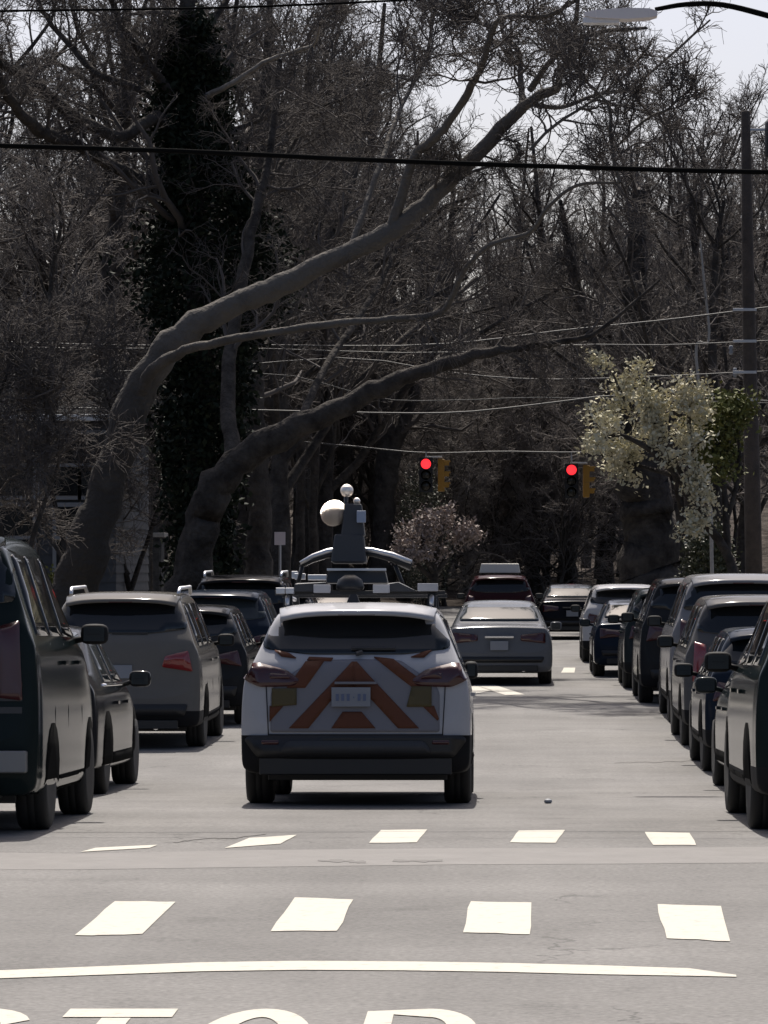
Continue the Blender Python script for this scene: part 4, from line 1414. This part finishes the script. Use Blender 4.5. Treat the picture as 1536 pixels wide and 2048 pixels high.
# cream blossoming tree leaning from the right
def blossom_tree(name, label, base, Y, stems, seed, m, leaf_m=None, leaf_stems=(), size=.06, per=14, spread=.09):
    gx = (base[0] - VPX) / FPX * Y
    root = empty(name, (gx, Y, ground_z(gx, Y)))
    tag(root, label, 'tree')
    o = np.array(root.location)
    rs = Rnd(seed)
    wood, bl, lf = [], [], []
    for i, st in enumerate(stems):
        n = len(st)
        pts = [np.array(P(px, py, Y + dy)) - o for px, py, wd, dy in st]
        rad = [wd / 2 / FPX * Y for px, py, wd, dy in st]
        pt, rd = resample(pts, rad, n * 4)
        (wood.append(tubes_np2(pt, rd, 7)))
        l1, r1 = grow(rs, pt[None], rd[None], 8, .30, (25, 70), .35, 1., 5, up=.15, wob=.25, rr=.5, rmin=.008)
        l2, r2 = grow(rs, l1, r1, 4, .5, (25, 65), .2, 1., 4, up=.1, wob=.25, rr=.6, rmin=.006)
        wood += [tubes_np(l1, r1, 4), tubes_np(l2, r2, 3)]
        q = np.concatenate([l1[:, 2:].reshape(-1, 3), l2[:, 1:].reshape(-1, 3)])
        (lf if i in leaf_stems else bl).append(q)
    link('trunk', mesh_np('trunk', wood, M_bark), None, root)
    if bl:
        q = np.concatenate(bl)
        q = q[rs.r.uniform(size=len(q)) < .8]
        link('blossoms', mesh_np('blossoms', [leaves_np(rs, q, per, spread, size, .5)], m, False), None, root)
    if lf:
        link('leaves', mesh_np('leaves', [leaves_np(rs, np.concatenate(lf), 10, .11, .055, .5)], leaf_m, False), None, root)
    return root

blossom_tree('blossoming_tree', 'leaning tree with cream blossom and young green leaves over the right hand cars', (1475, 1200), 80, [
    [(1478, 1200, 26, 0), (1455, 1110, 20, 0), (1400, 1030, 17, -.3), (1350, 950, 14, -.6), (1300, 900, 12, -.8), (1240, 870, 9, -1), (1200, 880, 6, -1.1)],
    [(1400, 1030, 13, -.3), (1355, 930, 11, 0), (1300, 850, 9, .2), (1250, 800, 7, .3), (1225, 745, 4, .3)],
    [(1380, 1000, 12, -.3), (1385, 920, 10, -.4), (1378, 850, 8, -.6), (1380, 790, 5, -.7)],
    [(1350, 950, 11, -.5), (1330, 890, 9, -.6), (1320, 840, 7, -.6), (1290, 800, 5, -.6)],
    [(1345, 950, 10, -.4), (1290, 935, 8, .2), (1240, 920, 6, .4), (1205, 905, 4, .5)],
    [(1400, 1030, 9, -.3), (1385, 1060, 7, -.8), (1400, 1010, 5, -1.1), (1390, 960, 4, -1.2)],
    [(1455, 1110, 16, 0), (1450, 1000, 13, .2), (1440, 920, 10, .3), (1430, 840, 6, .4)],
    [(1450, 1050, 12, .1), (1475, 960, 10, .3), (1478, 880, 8, .4), (1470, 820, 5, .4)],
    [(1440, 1040, 12, .1), (1410, 960, 10, .4), (1415, 880, 8, .5), (1405, 830, 5, .5)],
], 51, M_blossom, M_green, (6, 7, 8), per=15, size=.05, spread=.10)
blossom_tree('blossoming_tree', 'small dusty pink blossoming tree left of the pale roof box', (868, 1180), 122, [
    [(868, 1200, 20, 0), (868, 1140, 16, 0), (860, 1110, 12, 0), (835, 1085, 9, .3), (810, 1075, 5, .3)],
    [(868, 1150, 14, 0), (875, 1100, 11, 0), (885, 1060, 8, 0), (890, 1035, 5, 0)],
    [(868, 1150, 12, 0), (900, 1110, 10, .2), (925, 1085, 7, .4), (938, 1070, 5, .4)],
    [(866, 1150, 12, 0), (850, 1110, 10, -.4), (845, 1075, 8, -.5), (850, 1050, 5, -.5)],
    [(868, 1160, 12, 0), (835, 1130, 8, -.3), (815, 1110, 6, -.5), (800, 1100, 4, -.5)],
], 53, M_pink, size=.062, per=8, spread=.13)
def shrub(name, label, px, py, Y, wpx, hpx, seed, m, n=500):
    c = P(px, py, Y)
    gx = c.x
    root = empty(name, (gx, Y, ground_z(gx, Y)))
    tag(root, label, 'shrub')
    rs = Rnd(seed)
    r = rs.r
    top = c.z - root.location.z + hpx / 2 / FPX * Y
    q = _norm(r.normal(size=(n, 3))) * np.array([wpx / 2 / FPX * Y, wpx / 2 / FPX * Y, top / 2]) * r.uniform(.6, 1.05, (n, 1)) + np.array([0, 0, top / 2])
    link('leaves', mesh_np('leaves', [leaves_np(rs, q, 8, .10, .05, .5)], m, False), None, root)
    st = np.zeros((7, 4, 3))
    for i in range(7):
        e = np.array([r.normal() * .25, r.normal() * .25, top * .7])
        st[i] = np.linspace(0, 1, 4)[:, None] * e
    link('stem', mesh_np('stem', [tubes_np(st, np.full((7, 4), .015), 4)], M_bark), None, root)
shrub('shrub', 'small yellow green shrub above the roof of the grey beige suv', 92, 1168, 72, 48, 40, 61, M_green)
shrub('evergreen_shrub', 'dull green evergreen bush between the broad trunk and the utility pole', 1420, 1105, 100, 110, 130, 63, mat('olive_leaf', (.05, .055, .022), .6), 900)
shrub('evergreen_shrub', 'low pale green bush left of the traffic light, behind the mast', 845, 1010, 150, 110, 150, 67, mat('grey_green_leaf', (.12, .12, .075), .6, noise=(1, (.05, .05, .035), .4, .7)), 1000)

# ------------------------------------------------------------------ poles, wires, lamp, signals, signs, house
Yp = 85.0
pp0 = P(1511, 1150, Yp)
pole = empty('utility_pole', (pp0.x, Yp, ground_z(pp0.x, Yp)))
tag(pole, 'wooden utility pole near the right edge, rising above the trees', 'utility pole')
zt_ = P(1490, 222, Yp).z - pole.location.z
dxp = P(1491, 222, Yp).x - pp0.x
MB().tube([(0, 0, -.2), (dxp * .35, 0, zt_ * .35), (dxp * .75, 0, zt_ * .7), (dxp, 0, zt_ - .03), (dxp, 0, zt_)], [.20, .17, .13, .10, .085], 14).build('pole', M_pole, pole, True)
tr = P(1552, 278, Yp) - pole.location
MB().lathe([(.02, -.40), (.22, -.40), (.24, -.37), (.24, .33), (.20, .40), (.06, .44)], tr, n=18).build('transformer', M_dgrey, pole, True)
MB().box(((tr.x + dxp) / 2, 0, tr.z + .2), (abs(tr.x - dxp), .06, .06)).build('bracket', M_steel, pole)
for py in (620, 683, 745, 800):
    q = P(1500, py, Yp) - pole.location
    MB().box((q.x - .12, -.12, q.z), (.5, .07, .06)).build('cross_arm', M_steel, pole)
for py, px in ((700, 1462), (745, 1470)):
    q = P(px, py, Yp) - pole.location
    MB().lathe([(.03, -.1), (.05, -.05), (.03, 0), (.05, .05), (.03, .1)], q, n=10).build('insulator', M_white_plate, pole, True)

def wire(label, pts, Y, wpx, m=M_wire, sag=0.0, name='overhead_wire', dy=0., ext=0.6, fs=None):
    """pts across the picture; runs on past the frame to its poles"""
    q = [P(px, py, Y + dy * i / (len(pts) - 1)) for i, (px, py) in enumerate(pts)]
    a, b = q[0], q[1]
    q = [a + (a - b).normalized() * ext] + q
    a, b = q[-1], q[-2]
    q = q + [a + (a - b).normalized() * ext]
    pt, rd = resample([np.array(p) for p in q], [wpx / 2 / FPX * Y] * len(q), 24)
    mb = MB()
    mb.tube([Vector(p) for p in pt], list(rd), 7)
    return tag(mb.build(name, m, None, True), label, 'wire')
# cross street poles that carry the near cables, just outside the picture
for sx, nm in ((-9.5, 'left'), (8.5, 'right')):
    pr_ = empty('utility_pole', (sx, 31, gz(31)))
    tag(pr_, f'wooden pole just outside the picture on the {nm}, carrying the thick cable', 'utility pole')
    MB().tube([(0, 0, -.2), (0, 0, 4), (0, 0, 9.5)], [.17, .15, .11], 12).build('pole', M_pole, pr_, True)
wire('thick black cable crossing the whole picture below the tree tops', [(-1430, 262), (-500, 276), (0, 291), (384, 303), (768, 321), (1152, 334), (1536, 344), (2200, 350), (3200, 346)], 31, 10.5, ext=.01)
wire('thin black wire at the top edge, dipping to the left', [(-1430, 55), (-400, 32), (0, 22), (420, 16), (768, 2), (1100, -18), (2000, -70), (3200, -140)], 31, 5, ext=.01)
WG = M_wire_lit
wire('pale wire meeting the utility pole high up, highest of the thin wires', [(-300, 672), (200, 690), (480, 690), (860, 690), (1140, 659), (1330, 640), (1500, 619)], 85.2, 3.2, WG)
wire('pale wire just under the highest thin wire', [(-300, 690), (190, 697), (500, 697), (860, 706), (1140, 690), (1330, 690), (1500, 683)], 85.4, 2.5, WG)
wire('pale sagging wire passing left of the blossoming tree to the utility pole', [(-300, 760), (200, 744), (420, 735), (700, 716), (900, 745), (1060, 758), (1230, 756), (1480, 745)], 85.6, 2.6, WG)
wire('long pale wire drooping behind the leaning trunk', [(-300, 808), (200, 817), (450, 819), (770, 826), (930, 824), (1100, 806), (1250, 790), (1490, 800)], 86.2, 3.2, WG)
wire('faint lower wire parallel to the drooping pale wire', [(-300, 740), (340, 760), (560, 748), (760, 797), (920, 800), (1100, 795), (1490, 805)], 86.6, 2, WG)

# street lamp on its arm, upper right
Yl = 40.0
lp = empty('street_lamp', (4.75, Yl, gz(Yl)))
tag(lp, 'street lamp with a flat head on a curved arm at the top right', 'street lamp')
MB().tube([(0, 0, 0), (0, 0, 4), (0, 0, 7.6)], [.11, .09, .07], 12).build('pole', M_steel, lp, True)
arm = [P(px, py, Yl) - lp.location for px, py in [(1310, 19), (1370, 9), (1440, 9), (1520, 27), (1640, 62), (1760, 100)]]
arm = arm + [Vector((0, 0, arm[-1].z - .12))]
pt, rd = resample([np.array(p) for p in arm], [.022, .026, .028, .03, .032, .036, .04], 24)
MB().tube([Vector(p) for p in pt], list(rd), 8).build('arm', M_wire, lp, True)
hc = P(1242, 30, Yl) - lp.location
hd = MB()
hd.add([(hc.x + dx * 1.0, hc.y + sy * (.13 if abs(dx) < .3 else .09), hc.z + dz) for dx, dz0, dz1 in ((-.37, -.02, .015), (-.25, -.045, .035), (.05, -.055, .055), (.28, -.04, .05), (.36, -.02, .03)) for sy in (-1, 1) for dz in (dz0, dz1)],
       [(4 * i + a, 4 * i + b, 4 * (i + 1) + b, 4 * (i + 1) + a) for i in range(4) for a, b in ((0, 1), (1, 3), (3, 2), (2, 0))] + [(0, 2, 3, 1), (16, 17, 19, 18)])
hd.build('lamp_head', mat('lamp_head_paint', (.75, .7, .68), .4), lp)
MB().box(hc + Vector((-.20, 0, -.06)), (.36, .17, .06), taper=1.).build('lamp_glass', mat('lamp_glass', (.7, .7, .72), .2), lp)

# traffic signals on a span wire
Ys = 124.0
wire('span wire carrying the two red traffic signals', [(560, 880), (700, 892), (850, 906), (1000, 903), (1140, 905), (1280, 902), (1490, 903)], Ys, 3, WG, name='span_wire')
def signal(label, px, py_top, red_py, hpx, twin=(1, 0)):
    c = P(px, red_py, Ys)
    s_ = Ys / FPX
    root = empty('traffic_signal', (c.x, Ys, P(px, py_top + hpx, Ys).z))
    tag(root, label, 'traffic signal', 'traffic signals hanging over the far crossing')
    H_ = hpx * s_
    wd = 24 * s_
    MB().box((0, 0, H_ / 2), (wd, .22, H_)).build('housing', M_signal, root)
    MB().box((0, -.112, H_ / 2), (wd * 1.12, .015, H_ * 1.05)).build('face_plate', M_black, root)
    for k in range(3):
        z = H_ * (5 - 2 * k) / 6
        m = M_redlamp if k == 0 else M_lens_off
        pr = [(.002, -.155), (wd * .28, -.15), (wd * .42, -.125)]
        MB().lathe(pr, (0, 0, z), 'Y', 18).build('lens', m, root, True)
        vis = MB()
        ang = [R(a) for a in range(-20, 201, 20)]
        vs = [(wd * .46 * math.cos(a), -.12, z + wd * .46 * math.sin(a)) for a in ang] + [(wd * .46 * math.cos(a), -.34 if 30 < math.degrees(a) < 150 else -.24, z + wd * .46 * math.sin(a)) for a in ang]
        vs += [(x * .93, y, z + (zz - z) * .93) for x, y, zz in vs]
        n = len(ang)
        fs = []
        for i in range(n - 1):
            fs += [(i, i + 1, n + i + 1, n + i), (2 * n + i, 3 * n + i, 3 * n + i + 1, 2 * n + i + 1), (n + i, n + i + 1, 3 * n + i + 1, 3 * n + i)]
        vis.add(vs, fs)
        vis.build('visor', M_black, root)
    # head for the side street, seen from its flank
    for sx, dz in ((twin[0], twin[1]),):
        MB().box((sx * 30 * s_, .35, H_ / 2 + dz * s_), (.20, wd, H_ * .98)).build('side_housing', M_signal, root)
        for k in range(3):
            z = H_ * (5 - 2 * k) / 6 + dz * s_
            MB().box((sx * (30 * s_ + .18), .35, z + .10), (.22, wd * .9, .05), taper=.9).box((sx * (30 * s_ + .16), .35 - wd * .42, z + .03), (.18, .02, .14)).build('side_visor', M_signal, root)
    MB().tube([(0, 0, H_), (0, 0, P(px, 904, Ys).z - root.location.z)], .025, 6).build('hanger', M_steel, root)
    MB().box((sx * 15 * s_, .18, H_ + .05), (34 * s_, .3, .05)).build('bracket', M_steel, root)
signal('red traffic signal above the dusty pink blossoming tree', 852, 917, 931, 66)
signal('red traffic signal left of the cream blossoming tree', 1143, 929, 943, 66)

# small white sign on a post, thin dark post, orange marker
def sign(label, px, py, wpx, hpx, Y, m):
    c = P(px, py, Y)
    root = empty('street_sign', (c.x, Y, ground_z(c.x, Y)))
    tag(root, label, 'sign')
    z = c.z - root.location.z
    MB().box((0, -.03, z), (wpx / FPX * Y, .012, hpx / FPX * Y)).build('sign_plate', m, root)
    MB().tube([(0, 0, 0), (0, 0, z + hpx / 2 / FPX * Y)], .03, 8).build('post', M_steel, root)
sign('small blank pale sign on a post, right of the straight trunk', 560, 1077, 22, 26, 90, mat('pale_sign', (.75, .66, .66), .5))
c = P(437, 1130, 92)
ps = empty('metal_post', (c.x, 92, ground_z(c.x, 92)))
tag(ps, 'thin dark post between the arching tree and the straight trunk', 'post')
MB().tube([(0, 0, 0), (0, 0, P(437, 1045, 92).z - ps.location.z)], [.07, .06], 10).lathe([(.07, 0), (.075, .04), (.02, .08)], (0, 0, P(437, 1045, 92).z - ps.location.z), n=10).build('post', M_black, ps, True)
c = P(425, 1120, 90)
om = empty('traffic_marker', (c.x, 90, ground_z(c.x, 90)))
tag(om, 'small orange marker post showing above the tall black suv', 'marker')
zz = P(425, 1110, 90).z - om.location.z
MB().tube([(0, 0, 0), (0, 0, zz - .35)], .04, 8).lathe([(.06, zz - .40), (.085, zz - .38), (.085, zz - .02), (.05, zz)], (0, 0, 0), n=12).build('orange_post', mat('orange_plastic', (.5, .14, .04), .5), om, True)
# flat-topped pier
c = P(288, 1070, 101)
pr = empty('gate_pier', (c.x, 101, ground_z(c.x, 101)))
tag(pr, 'dark pier with a flat pale cap, under the thin pale sapling', 'pier')
zz = c.z - pr.location.z
MB().box((0, 0, zz / 2 - .05), (.95, .95, zz - .1)).build('pier_shaft', mat('dark_stone', (.06, .058, .055), .9, noise=(5, (.03, .03, .03), .4, .6), bump=(20, .6, .02)), pr)
MB().box((0, 0, zz), (1.12, 1.12, .11)).build('cap', M_conc, pr)

# grey house in the trees on the left
Yh = 86.0
hx0, hx1 = P(-330, 0, Yh).x, P(232, 0, Yh).x
zb_h = ground_z(hx1, Yh)
house = empty('house', ((hx0 + hx1) / 2, Yh + 4, zb_h))
tag(house, 'grey clapboard house half hidden by trees on the left', 'house')
hw = hx1 - hx0
eave = P(0, 838, Yh).z - zb_h
M_siding = mat('grey_siding', (.085, .088, .092), .8, noise=(1.5, (.06, .063, .066), .4, .7))
MB().box((0, 0, eave / 2), (hw - .1, 7.9, eave)).build('wall', mat('sheathing', (.10, .10, .10), .9), house)
nb = int(eave / .2)
bm_ = []
board_me = None
for k in range(nb):
    z = .1 + k * .2
    if board_me is None:
        b_ = MB()
        b_.add([(-hw / 2, -4.0, 0), (hw / 2, -4.0, 0), (hw / 2, -3.975, .21), (-hw / 2, -3.975, .21), (-hw / 2, -3.95, 0), (hw / 2, -3.95, 0), (hw / 2, -3.95, .21), (-hw / 2, -3.95, .21)],
               [(0, 1, 2, 3), (0, 4, 5, 1), (3, 2, 6, 7), (1, 5, 6, 2), (0, 3, 7, 4)])
        ob = b_.build('siding_board', M_siding, house)
        board_me = ob.data
    else:
        ob = bpy.data.objects.new('siding_board', board_me)
        COL.objects.link(ob)
        ob.parent = house
    ob.location = (0, 0, z)
    if k == 0:
        c_ = MB()
        c_.add([(0, -3.94, 0), (0, 3.95, 0), (-.025, 3.95, .21), (-.025, -3.94, .21), (-.05, -3.94, 0), (-.05, 3.95, 0), (-.05, 3.95, .21), (-.05, -3.94, .21)],
               [(0, 1, 2, 3), (0, 4, 5, 1), (3, 2, 6, 7), (1, 5, 6, 2), (0, 3, 7, 4)])
        os_ = c_.build('siding_board', M_siding, house)
        side_me = os_.data
    else:
        os_ = bpy.data.objects.new('siding_board', side_me)
        COL.objects.link(os_)
        os_.parent = house
    os_.location = (hw / 2 + .003, 0, z)
MB().box((0, -4.25, eave + .02), (hw + .8, .16, .14)).build('gutter', mat('white_trim', (.75, .75, .73), .4), house)
rf = MB()
rf.add([(-hw / 2 - .5, -4.2, eave + .05), (hw / 2 + .5, -4.2, eave + .05), (hw / 2 + .5, 0, eave + 1.3), (-hw / 2 - .5, 0, eave + 1.3), (hw / 2 + .5, 4.2, eave + .05), (-hw / 2 - .5, 4.2, eave + .05),
        (-hw / 2 - .5, -4.2, eave - .08), (hw / 2 + .5, -4.2, eave - .08), (hw / 2 + .5, 4.2, eave - .08), (-hw / 2 - .5, 4.2, eave - .08)],
       [(0, 1, 2, 3), (3, 2, 4, 5), (6, 7, 1, 0), (5, 4, 8, 9), (1, 7, 8, 4), (1, 4, 2), (0, 5, 9, 6), (0, 3, 5)])
rf.build('roof', mat('roof_shingle', (.035, .035, .036), .95, spec=.03, noise=(6, (.03, .03, .032), .4, .6)), house)
for px, py in ((30, 930), (120, 930), (200, 930), (30, 1075), (150, 1075)):
    q = P(px, py, Yh) - house.location
    wn_ = MB().box((q.x, -4.04, q.z), (.95, .10, 1.5)).build('window', mat('grey_trim', (.25, .25, .25), .5), house)
    for dz in (-.35, .35):
        MB().box((q.x, -4.075, q.z + dz), (.78, .06, .62)).build('pane', M_glass, wn_)
